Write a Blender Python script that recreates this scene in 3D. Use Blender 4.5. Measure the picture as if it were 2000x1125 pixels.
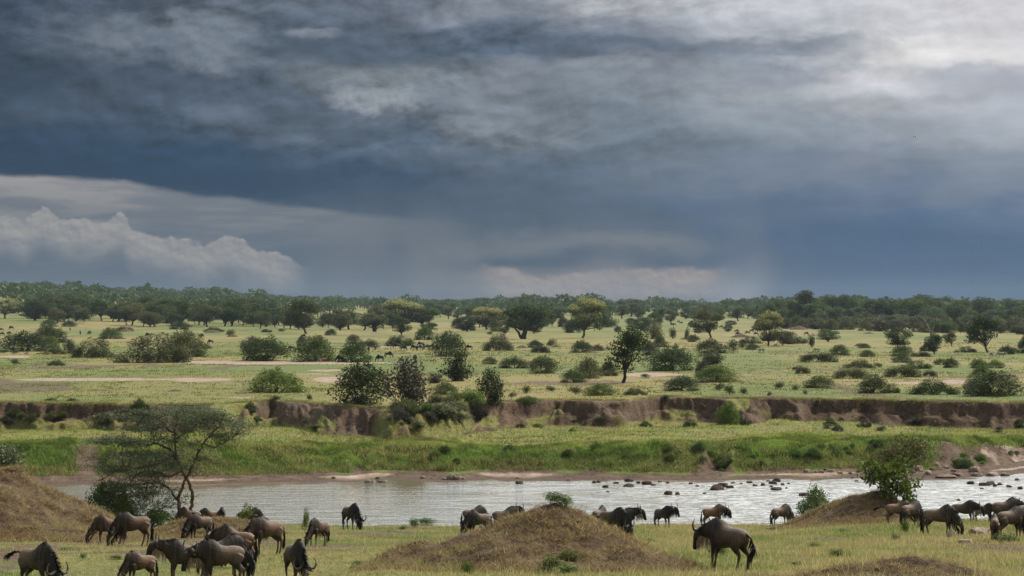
import bpy, math, random
import numpy as np
from mathutils import Vector, Matrix, Quaternion

for _o in list(bpy.data.objects):
    bpy.data.objects.remove(_o, do_unlink=True)
random.seed(7)
RNG = np.random.default_rng(11)
S = bpy.context.scene
C = S.collection
rad = math.radians

# ------------------------------------------------------------------ camera
F = 4722.0            # focal length in photo pixels (85 mm on a 36 mm sensor, 2000 px wide)
HOR = 600.0           # photo row of the horizon
CAMZ = 13.5           # metres above the river
cam = bpy.data.cameras.new('camera')
cam.lens = 85.0; cam.sensor_width = 36.0
cam.clip_start = 0.5; cam.clip_end = 60000.0
camo = bpy.data.objects.new('camera', cam)
C.objects.link(camo)
camo.location = (0, 0, CAMZ)
camo.rotation_euler = (rad(90) + math.atan((HOR - 562.5) / F), 0, 0)
S.camera = camo
S.render.resolution_x = 1024; S.render.resolution_y = 576
S.view_settings.view_transform = 'Standard'
S.view_settings.look = 'None'
S.view_settings.exposure = 0.0
S.view_settings.gamma = 1.0
S.cycles.max_bounces = 6
S.cycles.diffuse_bounces = 2
S.cycles.glossy_bounces = 2
S.cycles.transmission_bounces = 2
S.cycles.transparent_max_bounces = 4
S.cycles.volume_bounces = 0
S.cycles.use_denoising = True

SUN_EL, SUN_AZ = 52.0, 62.0     # degrees; azimuth measured from straight ahead (+Y) towards the right (+X)

# ------------------------------------------------------------------ node helper
class NB:
    def __init__(self, nt):
        self.nt = nt
    def n(self, t, **kw):
        nd = self.nt.nodes.new(t)
        for k, v in kw.items():
            setattr(nd, k, v)
        return nd
    def l(self, a, b):
        self.nt.links.new(a, b)
    def put(self, sock, v):
        if v is None: return
        if hasattr(v, 'is_output'):
            self.nt.links.new(v, sock)
        elif isinstance(v, tuple) and hasattr(sock.default_value, '__len__') and len(sock.default_value) == 4 and len(v) == 3:
            sock.default_value = (*v, 1)
        else:
            sock.default_value = v
    def m(self, op, a, b=None, c=None, clamp=False):
        nd = self.n('ShaderNodeMath', operation=op); nd.use_clamp = clamp
        self.put(nd.inputs[0], a); self.put(nd.inputs[1], b)
        if c is not None: self.put(nd.inputs[2], c)
        return nd.outputs[0]
    def sm(self, v, a, b, lo=0.0, hi=1.0):        # smoothstep map of v from [a,b]
        nd = self.n('ShaderNodeMapRange', interpolation_type='SMOOTHSTEP')
        self.put(nd.inputs['Value'], v)
        self.put(nd.inputs['From Min'], a); self.put(nd.inputs['From Max'], b)
        self.put(nd.inputs['To Min'], lo); self.put(nd.inputs['To Max'], hi)
        return nd.outputs[0]
    def mix(self, f, a, b, blend='MIX'):
        nd = self.n('ShaderNodeMix', data_type='RGBA', blend_type=blend)
        self.put(nd.inputs[0], f); self.put(nd.inputs[6], a); self.put(nd.inputs[7], b)
        return nd.outputs[2]
    def noise(self, vec, scale, detail=4.0, rough=0.55, lac=2.0, dist=0.0):
        nd = self.n('ShaderNodeTexNoise')
        if vec is not None: self.l(vec, nd.inputs['Vector'])
        nd.inputs['Scale'].default_value = scale; nd.inputs['Detail'].default_value = detail
        nd.inputs['Roughness'].default_value = rough; nd.inputs['Lacunarity'].default_value = lac
        nd.inputs['Distortion'].default_value = dist
        return nd.outputs['Fac']
    def ramp(self, v, stops, interp='LINEAR'):
        nd = self.n('ShaderNodeValToRGB')
        cr = nd.color_ramp; cr.interpolation = interp
        while len(cr.elements) > 1: cr.elements.remove(cr.elements[0])
        for i, (p, c) in enumerate(stops):
            e = cr.elements[0] if i == 0 else cr.elements.new(p)
            e.position = p
            e.color = (*c, 1) if isinstance(c, tuple) else (c, c, c, 1)
        self.put(nd.inputs[0], v)
        return nd.outputs[0]
    def vec(self, x, y, z=0.0):
        nd = self.n('ShaderNodeCombineXYZ')
        self.put(nd.inputs[0], x); self.put(nd.inputs[1], y); self.put(nd.inputs[2], z)
        return nd.outputs[0]

def lin(r, g=None, b=None):
    if g is None: r, g, b = r
    f = lambda c: (c/255/12.92) if c/255 <= .04045 else ((c/255 + .055)/1.055)**2.4
    return (f(r), f(g), f(b))

# ------------------------------------------------------------------ world: storm sky
world = bpy.data.worlds.new('World'); S.world = world; world.use_nodes = True
nt = world.node_tree; nt.nodes.clear(); B = NB(nt)
geo = B.n('ShaderNodeTexCoord')
sep = B.n('ShaderNodeSeparateXYZ'); B.l(geo.outputs['Generated'], sep.inputs[0])
dx, dy, dz = sep.outputs
az = B.m('ARCTAN2', dx, dy)
hyp = B.m('SQRT', B.m('ADD', B.m('MULTIPLY', dx, dx), B.m('MULTIPLY', dy, dy)))
elv = B.m('DIVIDE', dz, B.m('MAXIMUM', hyp, 0.02))
P = B.m('MULTIPLY', az, F/1000.0)              # 1 unit = 1000 photo px of azimuth
R = B.m('MULTIPLY', elv, F/1000.0)             # elevation, same unit
# domain warp (clouds are drawn out along the horizon)
wv = B.vec(B.m('MULTIPLY', P, 1.0), B.m('MULTIPLY', R, 2.6), 3.1)
w1 = B.m('SUBTRACT', B.noise(wv, 2.6, 6, .56), .5)
wv2 = B.vec(B.m('MULTIPLY', P, 1.0), B.m('MULTIPLY', R, 2.6), 9.7)
w2 = B.m('SUBTRACT', B.noise(wv2, 3.0, 7, .57), .5)
calm = B.sm(R, .02, .22)                       # calmer towards the horizon
amp = B.m('MULTIPLY', B.m('ADD', B.m('MULTIPLY', calm, .8), .2), 1.0)
Pw = B.m('ADD', P, B.m('MULTIPLY', B.m('MULTIPLY', w1, amp), .55))
Rw = B.m('ADD', R, B.m('MULTIPLY', B.m('MULTIPLY', w2, amp), .20))
cols = {   # photo column: list of (photo row, sRGB colour)
 0:    [(0,(66,78,94)),(75,(66,79,96)),(150,(60,74,90)),(225,(60,77,95)),(290,(46,70,94)),(340,(42,68,92)),(420,(58,80,100)),(600,(80,98,114))],
 250:  [(0,(78,89,103)),(60,(98,107,117)),(120,(88,98,110)),(170,(76,88,103)),(240,(66,82,100)),(300,(46,72,96)),(350,(42,69,94)),(420,(58,80,100)),(600,(84,100,115))],
 500:  [(0,(98,107,118)),(60,(84,95,108)),(120,(90,100,112)),(180,(80,92,107)),(240,(84,97,112)),(300,(50,75,99)),(370,(44,70,95)),(430,(74,92,110)),(600,(92,105,117))],
 750:  [(0,(104,112,124)),(50,(88,99,112)),(110,(84,96,110)),(180,(122,129,135)),(230,(92,104,117)),(290,(84,98,114)),(350,(58,80,103)),(400,(66,86,107)),(450,(78,95,112)),(520,(92,104,116)),(600,(98,107,117))],
 1000: [(0,(126,132,141)),(45,(92,103,117)),(100,(84,97,113)),(160,(120,128,136)),(220,(116,125,134)),(280,(112,121,130)),(330,(86,101,118)),(400,(76,94,113)),(455,(80,97,114)),(485,(104,113,123)),(512,(76,93,111)),(540,(112,115,120)),(600,(104,112,121))],
 1250: [(0,(172,174,178)),(40,(128,135,145)),(90,(104,114,128)),(130,(126,133,142)),(180,(128,136,144)),(240,(118,129,139)),(300,(108,120,132)),(350,(96,111,128)),(400,(84,102,122)),(450,(84,101,119)),(480,(112,120,129)),(512,(80,97,116)),(545,(122,122,124)),(600,(112,117,124))],
 1500: [(0,(188,190,195)),(50,(180,183,188)),(90,(136,143,154)),(120,(142,148,158)),(160,(160,165,171)),(210,(148,155,163)),(270,(136,145,155)),(330,(116,128,144)),(390,(88,108,132)),(450,(74,99,126)),(520,(74,99,125)),(600,(80,104,127))],
 1750: [(0,(196,196,200)),(60,(194,195,198)),(110,(214,212,211)),(150,(192,193,197)),(200,(168,171,177)),(260,(150,156,165)),(320,(130,139,152)),(370,(108,122,142)),(420,(80,104,133)),(480,(74,101,130)),(600,(74,101,127))],
 2000: [(0,(202,201,204)),(60,(202,201,204)),(120,(208,206,207)),(160,(176,178,185)),(210,(172,176,183)),(260,(160,166,175)),(320,(136,146,158)),(380,(122,134,150)),(430,(92,113,138)),(500,(74,101,129)),(600,(74,101,126))],
}
rt = B.m('DIVIDE', Rw, 0.60, clamp=True)
cc = None; prev = None
for k in sorted(cols):
    st = sorted([((HOR - r)/600.0, lin(c)) for r, c in cols[k]])
    out = B.ramp(rt, st, 'B_SPLINE' if False else 'EASE')
    if cc is None: cc = out
    else: cc = B.mix(B.sm(Pw, (prev-1000)/1000.0 + .02, (k-1000)/1000.0 - .02), cc, out)
    prev = k
# sky beyond the photograph: pale overcast overhead, storm grey to the sides
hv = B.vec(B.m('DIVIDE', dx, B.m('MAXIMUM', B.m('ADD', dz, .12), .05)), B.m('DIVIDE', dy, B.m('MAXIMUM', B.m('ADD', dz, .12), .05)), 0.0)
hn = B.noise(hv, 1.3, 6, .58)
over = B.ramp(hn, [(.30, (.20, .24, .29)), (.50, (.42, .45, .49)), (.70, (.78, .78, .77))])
glow_dir = (math.sin(rad(24))*math.cos(rad(24)), math.cos(rad(24))*math.cos(rad(24)), math.sin(rad(24)))
dt = B.m('ADD', B.m('ADD', B.m('MULTIPLY', dx, glow_dir[0]), B.m('MULTIPLY', dy, glow_dir[1])), B.m('MULTIPLY', dz, glow_dir[2]))
glow = B.m('MULTIPLY', B.m('POWER', B.sm(dt, .72, 1.0), 1.3), 9.0)  # unseen bright patch added above the view to brighten the river
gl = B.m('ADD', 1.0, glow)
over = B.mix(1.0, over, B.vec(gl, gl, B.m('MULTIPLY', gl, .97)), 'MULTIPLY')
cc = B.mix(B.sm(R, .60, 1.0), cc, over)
# cloud body detail: lit tops against shaded undersides, by differencing two offset samples
dwx = B.m('MULTIPLY', w1, .10); dwy = B.m('MULTIPLY', w2, .10)
dP = B.m('ADD', P, dwx); dR = B.m('ADD', B.m('MULTIPLY', R, 1.9), dwy)
dv = B.vec(dP, dR, 0.0)
dvo = B.vec(B.m('ADD', dP, .012), B.m('ADD', dR, .030), 0.0)
def bill(v): return B.noise(v, 7.0, 7, .56, 2.1)
rel = B.m('SUBTRACT', bill(dv), bill(dvo))
reg = B.noise(B.vec(P, B.m('MULTIPLY', R, 1.6), 5.0), 1.6, 3, .5)
leftness = B.sm(P, .75, -.3, .30, 1.0)
upper = B.sm(R, .20, .34)
relamp = B.m('MULTIPLY', B.m('MULTIPLY', leftness, B.m('ADD', B.m('MULTIPLY', upper, .85), .15)), B.sm(reg, .36, .60, .35, 1.0))
streak = B.m('SUBTRACT', B.noise(B.vec(P, B.m('MULTIPLY', R, 9.0), 2.0), 2.6, 6, .55, 2.0, .2), .5)
fac = B.m('ADD', 1.0, B.m('ADD', B.m('MULTIPLY', B.m('MULTIPLY', rel, relamp), 3.0), B.m('MULTIPLY', streak, .26)))
fac = B.m('MAXIMUM', fac, .35)
cc = B.mix(1.0, cc, B.vec(fac, fac, fac), 'MULTIPLY')
# billows catching light: sharp upper edge, soft underside
pl1 = B.m('SUBTRACT', B.noise(B.vec(P, B.m('MULTIPLY', R, 1.5), 13.0), 11.0, 6, .56), .5)
pl2 = B.m('SUBTRACT', B.noise(B.vec(B.m('ADD', P, .006), B.m('ADD', B.m('MULTIPLY', R, 1.5), .014), 13.0), 11.0, 6, .56), .5)
plit = B.m('ADD', .55, B.m('MULTIPLY', B.m('SUBTRACT', pl1, pl2), 5.0), clamp=True)
for (bx, by, bw, bh, ba, bc) in [(735,190,95,22,.85,(158,163,169)),(930,238,75,17,.55,(148,155,163)),(405,62,110,34,.50,(142,149,158)),(250,62,70,30,.45,(130,138,148)),(610,62,55,9,.6,(150,156,164)),(420,112,100,22,.45,(128,136,147)),(1005,122,60,16,.5,(146,152,161)),(985,160,80,14,.5,(142,149,157)),(440,222,60,14,.4,(112,123,135)),(880,190,90,12,.4,(138,146,154)),(1190,118,90,12,.45,(158,162,170)),(1180,298,60,22,-.40,(92,106,122)),(700,256,110,12,-.5,(72,88,105)),(880,302,150,14,-.45,(76,92,110)),(1640,92,110,22,-.5,(122,130,143)),(1880,158,110,24,-.55,(150,155,166)),(1860,112,150,14,.35,(230,228,225)),(1400,40,200,16,-.3,(150,156,166)),(1560,120,90,10,.5,(186,188,193)),(120,205,90,26,.3,(90,103,118)),(40,170,70,24,-.4,(50,66,84)),(300,150,130,30,-.35,(62,77,94)),(820,120,170,12,-.4,(72,86,102)),(620,95,150,12,-.35,(70,84,100))]:
    u_ = B.m('DIVIDE', B.m('SUBTRACT', P, (bx-1000)/1000.0), bw/1000.0)
    v_ = B.m('ADD', B.m('DIVIDE', B.m('SUBTRACT', R, (HOR-by)/1000.0), bh/1000.0), B.m('MULTIPLY', pl1, 4.2))
    vv = B.m('ADD', B.m('MAXIMUM', B.m('MULTIPLY', v_, 1.15), 0.0), B.m('MAXIMUM', B.m('MULTIPLY', v_, -.62), 0.0))
    d_ = B.m('ADD', B.m('MULTIPLY', u_, u_), B.m('MULTIPLY', vv, vv))
    upm = B.sm(d_, 1.6, .15)
    f_ = B.m('MULTIPLY', upm, abs(ba)*.8)
    if ba > 0: f_ = B.m('MULTIPLY', f_, B.m('ADD', .45, B.m('MULTIPLY', plit, .9)), clamp=True)
    cc = B.mix(f_, cc, lin(bc))
# gap of pale light under the shelf cloud, lower left
def curve(stops, lo, hi, lox, hix):
    v = B.m('DIVIDE', B.m('SUBTRACT', P, lox), hix - lox, clamp=True)
    nd = B.ramp(v, [((x-lox)/(hix-lox), (y-lo)/(hi-lo)) for x, y in stops])
    return B.m('ADD', B.m('MULTIPLY', nd, hi-lo), lo)
eb = B.m('SUBTRACT', B.noise(B.vec(B.m('MULTIPLY', P, 1.0), B.m('MULTIPLY', R, 3.0), 1.0), 9.0, 6, .55), .5)
shelf = curve([(-1.0,.260),(-.75,.247),(-.62,.222),(-.45,.206),(-.30,.185),(.0,.16)], 0, .5, -1.0, .0)
below = B.sm(B.m('SUBTRACT', B.m('ADD', shelf, B.m('MULTIPLY', eb, .022)), R), -.003, .012)
gapx = B.sm(P, .02, -.55)
gap_c = B.ramp(B.m('DIVIDE', R, .27, clamp=True), [(0, lin(86,102,116)), (.25, lin(92,106,119)), (.45, lin(104,115,126)), (.7, lin(134,136,139)), (.88, lin(148,147,148)), (1, lin(162,159,156))])
gst = B.noise(B.vec(P, B.m('MULTIPLY', R, 7.0), 4.0), 3.4, 6, .55, 2.0, .3)
gap_c = B.mix(B.sm(gst, .40, .62, 0, .55), gap_c, lin(84,99,116))
cc = B.mix(B.m('MULTIPLY', below, gapx), cc, gap_c)
# cumulus bank at lower left
ctop = curve([(-1.3,.15),(-1.0,.176),(-.97,.180),(-.94,.166),(-.905,.196),(-.87,.172),(-.79,.168),(-.755,.184),(-.735,.150),(-.66,.138),(-.60,.122),(-.55,.139),(-.49,.112),(-.43,.098),(-.41,.086),(-.2,.02)], 0, .3, -1.3, -.2)
lump = B.m('SUBTRACT', B.noise(B.vec(P, B.m('MULTIPLY', R, 1.3), 7.0), 26.0, 5, .52, 2.1, .0), .5)
ch = B.m('SUBTRACT', B.m('ADD', ctop, B.m('MULTIPLY', lump, .040)), R)
cbot = B.sm(ch, .10, .028)
cm = B.m('MULTIPLY', B.m('MULTIPLY', B.sm(ch, -.001, .006), cbot), B.sm(P, -.38, -.46))
lumo = B.m('SUBTRACT', B.noise(B.vec(B.m('ADD', P, .004), B.m('ADD', B.m('MULTIPLY', R, 1.3), .008), 7.0), 26.0, 5, .52, 2.1, .0), .5)
cbr = B.m('ADD', .5, B.m('MULTIPLY', B.m('SUBTRACT', lump, lumo), 2.2), clamp=True)
cum_c = B.mix(cbr, lin(128,132,138), lin(168,164,159))
cc = B.mix(B.m('MULTIPLY', cm, .82), cc, cum_c)
# warm glow of far cumulus behind the rain, centre right of the horizon
ptop = curve([(-.10,.06),(-.06,.086),(.0,.082),(.05,.058),(.13,.072),(.2,.078),(.36,.080),(.42,.078),(.5,.07)], 0, .2, -.10, .5)
ph = B.m('SUBTRACT', B.m('ADD', ptop, B.m('MULTIPLY', lump, .022)), R)
pm = B.m('MULTIPLY', B.m('MULTIPLY', B.sm(ph, -.002, .010), B.sm(R, .002, .035)), B.m('MULTIPLY', B.sm(P, -.09, .0), B.sm(P, .435, .37)))
cc = B.mix(B.m('MULTIPLY', pm, .85), cc, B.mix(cbr, lin(128,127,131), lin(170,158,150)))
# rain shafts: soft vertical streaks
rn = B.noise(B.vec(B.m('ADD', B.m('MULTIPLY', P, 7.0), B.m('MULTIPLY', R, 1.5)), B.m('MULTIPLY', R, 2.8), 0.0), 1.0, 5, .5)
rm = B.m('MULTIPLY', B.sm(R, .27, .10), B.m('MULTIPLY', B.sm(P, -.45, -.25), B.sm(P, .62, .48)))
cc = B.mix(B.m('MULTIPLY', rm, B.sm(rn, .36, .68, 0, .42)), cc, lin(122,126,132))
curt = B.m('MULTIPLY', B.m('MULTIPLY', B.sm(P, .37, .44), B.sm(B.m('ADD', P, B.m('MULTIPLY', R, -.25)), .515, .44)), B.sm(R, .12, .01))
cc = B.mix(B.m('MULTIPLY', curt, .62), cc, lin(158,157,158))
gm = B.n('ShaderNodeGamma'); B.l(cc, gm.inputs[0]); gm.inputs[1].default_value = 1.14
cc = B.mix(B.sm(R, .78, .60), cc, B.mix(1.0, gm.outputs[0], (1.20, 1.20, 1.21), 'MULTIPLY'))
# below the horizon
cc = B.mix(B.sm(elv, -.02, -.002), lin(90,92,70), cc)
sky = B.n('ShaderNodeTexSky', sky_type='NISHITA')
sky.sun_disc = False
sky.sun_elevation = rad(SUN_EL); sky.sun_rotation = rad(SUN_AZ)
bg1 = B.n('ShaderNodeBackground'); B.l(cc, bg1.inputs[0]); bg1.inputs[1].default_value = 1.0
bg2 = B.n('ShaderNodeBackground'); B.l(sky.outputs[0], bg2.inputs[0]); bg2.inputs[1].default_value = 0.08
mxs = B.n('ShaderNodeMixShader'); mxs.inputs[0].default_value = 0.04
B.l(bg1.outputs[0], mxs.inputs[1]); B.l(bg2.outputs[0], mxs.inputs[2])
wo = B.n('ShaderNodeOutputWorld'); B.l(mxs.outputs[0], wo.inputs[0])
world.cycles.sampling_method = 'MANUAL'; world.cycles.sample_map_resolution = 512

sun = bpy.data.lights.new('sun', 'SUN'); sun.energy = 4.4; sun.angle = rad(5); sun.color = (1.0, .93, .80)
suno = bpy.data.objects.new('sun', sun); C.objects.link(suno)
_sd = Vector((math.sin(rad(SUN_AZ))*math.cos(rad(SUN_EL)), math.cos(rad(SUN_AZ))*math.cos(rad(SUN_EL)), math.sin(rad(SUN_EL))))
suno.rotation_euler = _sd.to_track_quat('Z', 'Y').to_euler()
suno.location = (60, 40, 90)

# ------------------------------------------------------------------ tagging and mesh helpers
def tag(o, label=None, cat=None, group=None, kind=None):
    if label: o['label'] = label
    if cat: o['category'] = cat
    if group: o['group'] = group
    if kind: o['kind'] = kind
    return o

def mesh_np(name, V, Fc, smooth=False, col=None, attr='mask'):
    """V (n,3); Fc (m,k) faces of one size, or a list of such arrays"""
    me = bpy.data.meshes.new(name)
    Fs = Fc if isinstance(Fc, list) else [Fc]
    Fs = [np.asarray(f, dtype=np.int32) for f in Fs if len(f)]
    V = np.asarray(V, dtype=np.float32)
    me.vertices.add(len(V)); me.vertices.foreach_set('co', V.ravel())
    loops = np.concatenate([f.ravel() for f in Fs])
    tot = np.concatenate([np.full(len(f), f.shape[1], dtype=np.int32) for f in Fs])
    me.loops.add(len(loops)); me.loops.foreach_set('vertex_index', loops)
    me.polygons.add(len(tot))
    st = np.concatenate([[0], np.cumsum(tot)[:-1]]).astype(np.int32)
    me.polygons.foreach_set('loop_start', st); me.polygons.foreach_set('loop_total', tot)
    me.polygons.foreach_set('use_smooth', np.full(len(tot), smooth))
    me.update(calc_edges=True); me.validate()
    if col is not None:
        a = me.attributes.new(attr, 'FLOAT_COLOR', 'POINT')
        a.data.foreach_set('color', np.asarray(col, dtype=np.float32).ravel())
    return me

def link(name, me, mat=None, parent=None, loc=None):
    o = bpy.data.objects.new(name, me); C.objects.link(o)
    if mat and me is not None and not me.materials: me.materials.append(mat)
    if parent: o.parent = parent
    if loc is not None: o.location = loc
    return o

def copy_tree(o, parent=None):
    c = o.copy(); C.objects.link(c)
    if parent: c.parent = parent
    for ch in o.children:
        copy_tree(ch, c)
    return c

# numpy value noise
def _h(ix, iy, s):
    n = (ix.astype(np.int64)*374761393 + iy.astype(np.int64)*668265263 + s*974711) & 0xffffffff
    n = ((n ^ (n >> 13)) * 1274126177) & 0xffffffff
    n = (n ^ (n >> 16)) & 0xffffffff
    return n / 4294967295.0
def vn(x, y, s=0):
    x = np.asarray(x, dtype=np.float64); y = np.asarray(y, dtype=np.float64)
    ix = np.floor(x); iy = np.floor(y); fx = x-ix; fy = y-iy
    fx = fx*fx*(3-2*fx); fy = fy*fy*(3-2*fy)
    a = _h(ix, iy, s); b = _h(ix+1, iy, s); c = _h(ix, iy+1, s); d = _h(ix+1, iy+1, s)
    return (a+(b-a)*fx)*(1-fy) + (c+(d-c)*fx)*fy - .5
def fbm(x, y, s=0, o=4, g=.5):
    t = 0; a = 1.0; f = 1.0
    for i in range(o):
        t = t + a*vn(x*f, y*f, s+i*17); a *= g; f *= 2.03
    return t
def sst(v, a, b):
    t = np.clip((v-a)/(b-a), 0, 1); return t*t*(3-2*t)

# ------------------------------------------------------------------ terrain
def itp(v, pts):
    p = sorted(pts); return np.interp(v, [a for a, b in p], [b for a, b in p])
NEAR = [(3,4200),(12,2000),(25,1420),(40,1220),(50,1145),(55,1125),(60,1107),(70,1086),(80,1070),(95,1052),(110,1040),(126,1029),(134,1026),(400,1000)]
def lipD(q):      # far edge of the near meadow; q = photo column at that depth
    return 129 + 2.2*vn(q/170., q*0+3.3, 5)*2 + 1.2*vn(q/45., q*0+8.3, 6) + itp(q, [(-2000,-8),(0,-6),(300,-8),(380,-3),(560,2),(640,-3),(720,-4),(800,0),(2000,0),(4000,4)])
def edgeD(q):     # far waterline
    row = itp(q, [(-1500,952),(0,948),(180,946),(330,950),(480,945),(600,943),(700,939),(760,935),(880,938),(960,935),(1150,938),(1300,941),(1400,939),(1560,936),(1700,930),(1760,934),(1850,936),(1940,930),(1990,922),(2100,918),(3500,905)])
    return 13.5*F/(row-HOR) + 1.4*vn(q/38., q*0+1.3, 8) + .6*vn(q/11., q*0+4.3, 9)
def clifD(q):     # top edge of the cut bank
    row = itp(q, [(-1500,786),(0,786),(230,789),(380,791),(470,786),(530,781),(640,789),(770,797),(830,798),(880,794),(930,786),(1010,783),(1120,780),(1220,781),(1290,773),(1400,776),(1520,778),(1700,779),(1850,783),(2000,787),(3500,790)])
    return 9.0*F/(row-HOR) + 2.6*vn(q/60., q*0+7.7, 12) + .9*vn(q/19., q*0+2.1, 13)
def runD(q):      # horizontal run of the cliff face (small = vertical)
    w = itp(q, [(-1500,3),(0,5),(200,5),(330,5),(520,7),(760,8),(800,8),(900,8),(960,6),(1060,5),(1140,4),(1290,5),(1400,3),(1450,5),(1500,3.5),(1990,4),(3500,4)])
    return w*(1.15+.45*vn(q/40., q*0+9.1, 15)*2+.3*vn(q/13., q*0+9.1, 16))
def plain_row(q, D):
    L = np.log(D)
    base = [(120,953.0),(225,789),(300,741.7),(430,698.8),(600,670.8),(850,647)]
    left = base + [(1200,616),(1500,596),(1900,580),(2400,567),(3000,561),(4200,566),(7000,584),(30000,601.3)]
    mid = base + [(1200,629),(1700,612),(2300,603.5),(3000,598.5),(4500,597),(8000,599),(30000,601.4)]
    righ = base + [(1000,642),(1500,628),(2300,616),(3500,609),(8000,603.5),(30000,601.4)]
    f = lambda t: np.interp(L, [math.log(a) for a, b in t], [b for a, b in t])
    a = sst(q, -200, 900); b = sst(q, 1100, 2100)
    return f(left)*(1-a) + f(mid)*a*(1-b) + f(righ)*b
def h2z(row, D): return CAMZ - (row-HOR)*D/F

def terrain(X, Y):
    """height at world x,y (any arrays)"""
    X = np.asarray(X, float); Y = np.asarray(Y, float)
    D = np.maximum(Y, 3.0)
    q = 1000 + X/np.maximum(D, 30.)*F
    qc = np.clip(q, -3000, 5000)
    lip = lipD(qc); ed = edgeD(qc); cl = clifD(qc); rn = runD(qc)
    zn = h2z(itp(np.clip(D, 3, 400), NEAR), D) + .22*fbm(X/9, Y/9, 3, 3)*sst(D, 20, 50) + .05*fbm(X/1.3, Y/1.3, 4, 3)
    zn = zn - .42*sst(qc, 760, 560)*sst(D, 72, 60)
    zn = zn + .3*sst(qc, 1450, 1800)*sst(D, 95, 112)
    zlip = h2z(itp(np.clip(lip, 3, 400), NEAR), lip) + .3*sst(qc, 1450, 1800)*sst(lip, 95, 112)
    t = (D-lip)/6.0
    z1 = zlip + (-.7-zlip)*sst(t, 0, 1)
    z = np.where(D < lip, zn, z1)
    # beach, bank, terrace, cliff
    e = D-ed
    bed = -.7 + .7*sst(e, -14, 0) + .10*fbm(X/3, Y/3, 21, 3)*sst(e, -16, -4)
    beach = .42*sst(e, 0, 4.2) + .06*fbm(X/1.2, Y/1.2, 22, 3)*sst(e, 0, 2)
    gul = sst(np.abs(qc-175), 55, 15)*.7 + sst(np.abs(qc-700), 26, 6)*.7 + sst(np.abs(qc-1400), 30, 8)*.5 + sst(np.abs(qc-1950), 140, 60)*.8
    bt = 9.5 + 3.0*fbm(X/9, X*0+1, 23, 3) + 3.5*sst(qc, 380, 0)
    bt = np.maximum(bt, 6)
    bk = (1.65+.9*fbm(X/13, Y/13, 24, 2))*sst(e, 3.4+gul*4, bt+gul*6)**.8 + (.34*fbm(X/1.7, Y/1.7, 25, 3)+.5*fbm(X/5, Y/4, 26, 2))*sst(e, 3.5, 6)*(1-.6*sst(e, 15, 22))
    z2 = np.where(e < 0, bed, beach + bk)
    z = np.where(D > lip+6, np.maximum(bed, -.7) if False else z2, z)
    ztop = h2z(plain_row(qc, np.maximum(D, 205)), np.maximum(D, 205.))
    foot = cl-rn
    c = (D-foot)/rn
    c = c + (.55*fbm(X/2.1, c*1.6, 37, 4)+.30*vn(X/5, c, 38))*sst(c, .0, .25)*(1-sst(c, .82, .98))
    flute = .04*vn(X/.9, D*0+5, 27)+.12*vn(X/2.7, D*0+5, 28)+.20*vn(X/7, D*0+5, 35)
    steep = sst(rn+3*vn(X/4, D*0+2, 39), 8, 4)
    prof_s = .42*sst(c, 0, .60) + .58*sst(c, .58+flute*.6, .90+flute*.3)
    prof_g = sst(c, 0, 1)
    prof = prof_s*steep + prof_g*(1-steep)
    prof = np.clip(prof, 0, 1)
    zc_top = h2z(plain_row(qc, cl), cl)
    lo = 2.15 + .12*fbm(X/7, Y/7, 29, 3)
    wc = sst(c, -.6, 0)
    body = z*(1-wc)+lo*wc
    z = np.where(D > foot-.6*rn, np.where(c < 1, body + (zc_top-lo)*prof + .14*fbm(X/.8, (Y+0)/.8, 31, 3)*sst(c, 0, .3)*(1-sst(c, .9, 1)), ztop), z)
    z = z + np.where(c >= 1, (.12*fbm(X/14, Y/14, 33, 3) + .035*fbm(X/2, Y/2, 34, 2))*sst(D, cl, cl+6)*sst(D, 4000, 900), 0)
    z = z + np.where(D > 900, 1.2*fbm(X/160, Y/160, 36, 3)*sst(D, 900, 1500), 0)
    return z

def ground_at(px, D):
    x = (px-1000)/F*D
    return float(x), float(D), float(terrain(np.array([x]), np.array([D]))[0])
def locate(px, row, lo, hi, n=500):
    """the nearest terrain point in depth range [lo,hi] seen at that photo pixel"""
    D = np.exp(np.linspace(math.log(lo), math.log(hi), n))
    x = (px-1000)/F*D
    r = HOR + (CAMZ-terrain(x, D))*F/D
    i = int(np.argmin(np.abs(r-row)))
    return float(x[i]), float(D[i]), float(terrain(x[i:i+1], D[i:i+1])[0])

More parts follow.
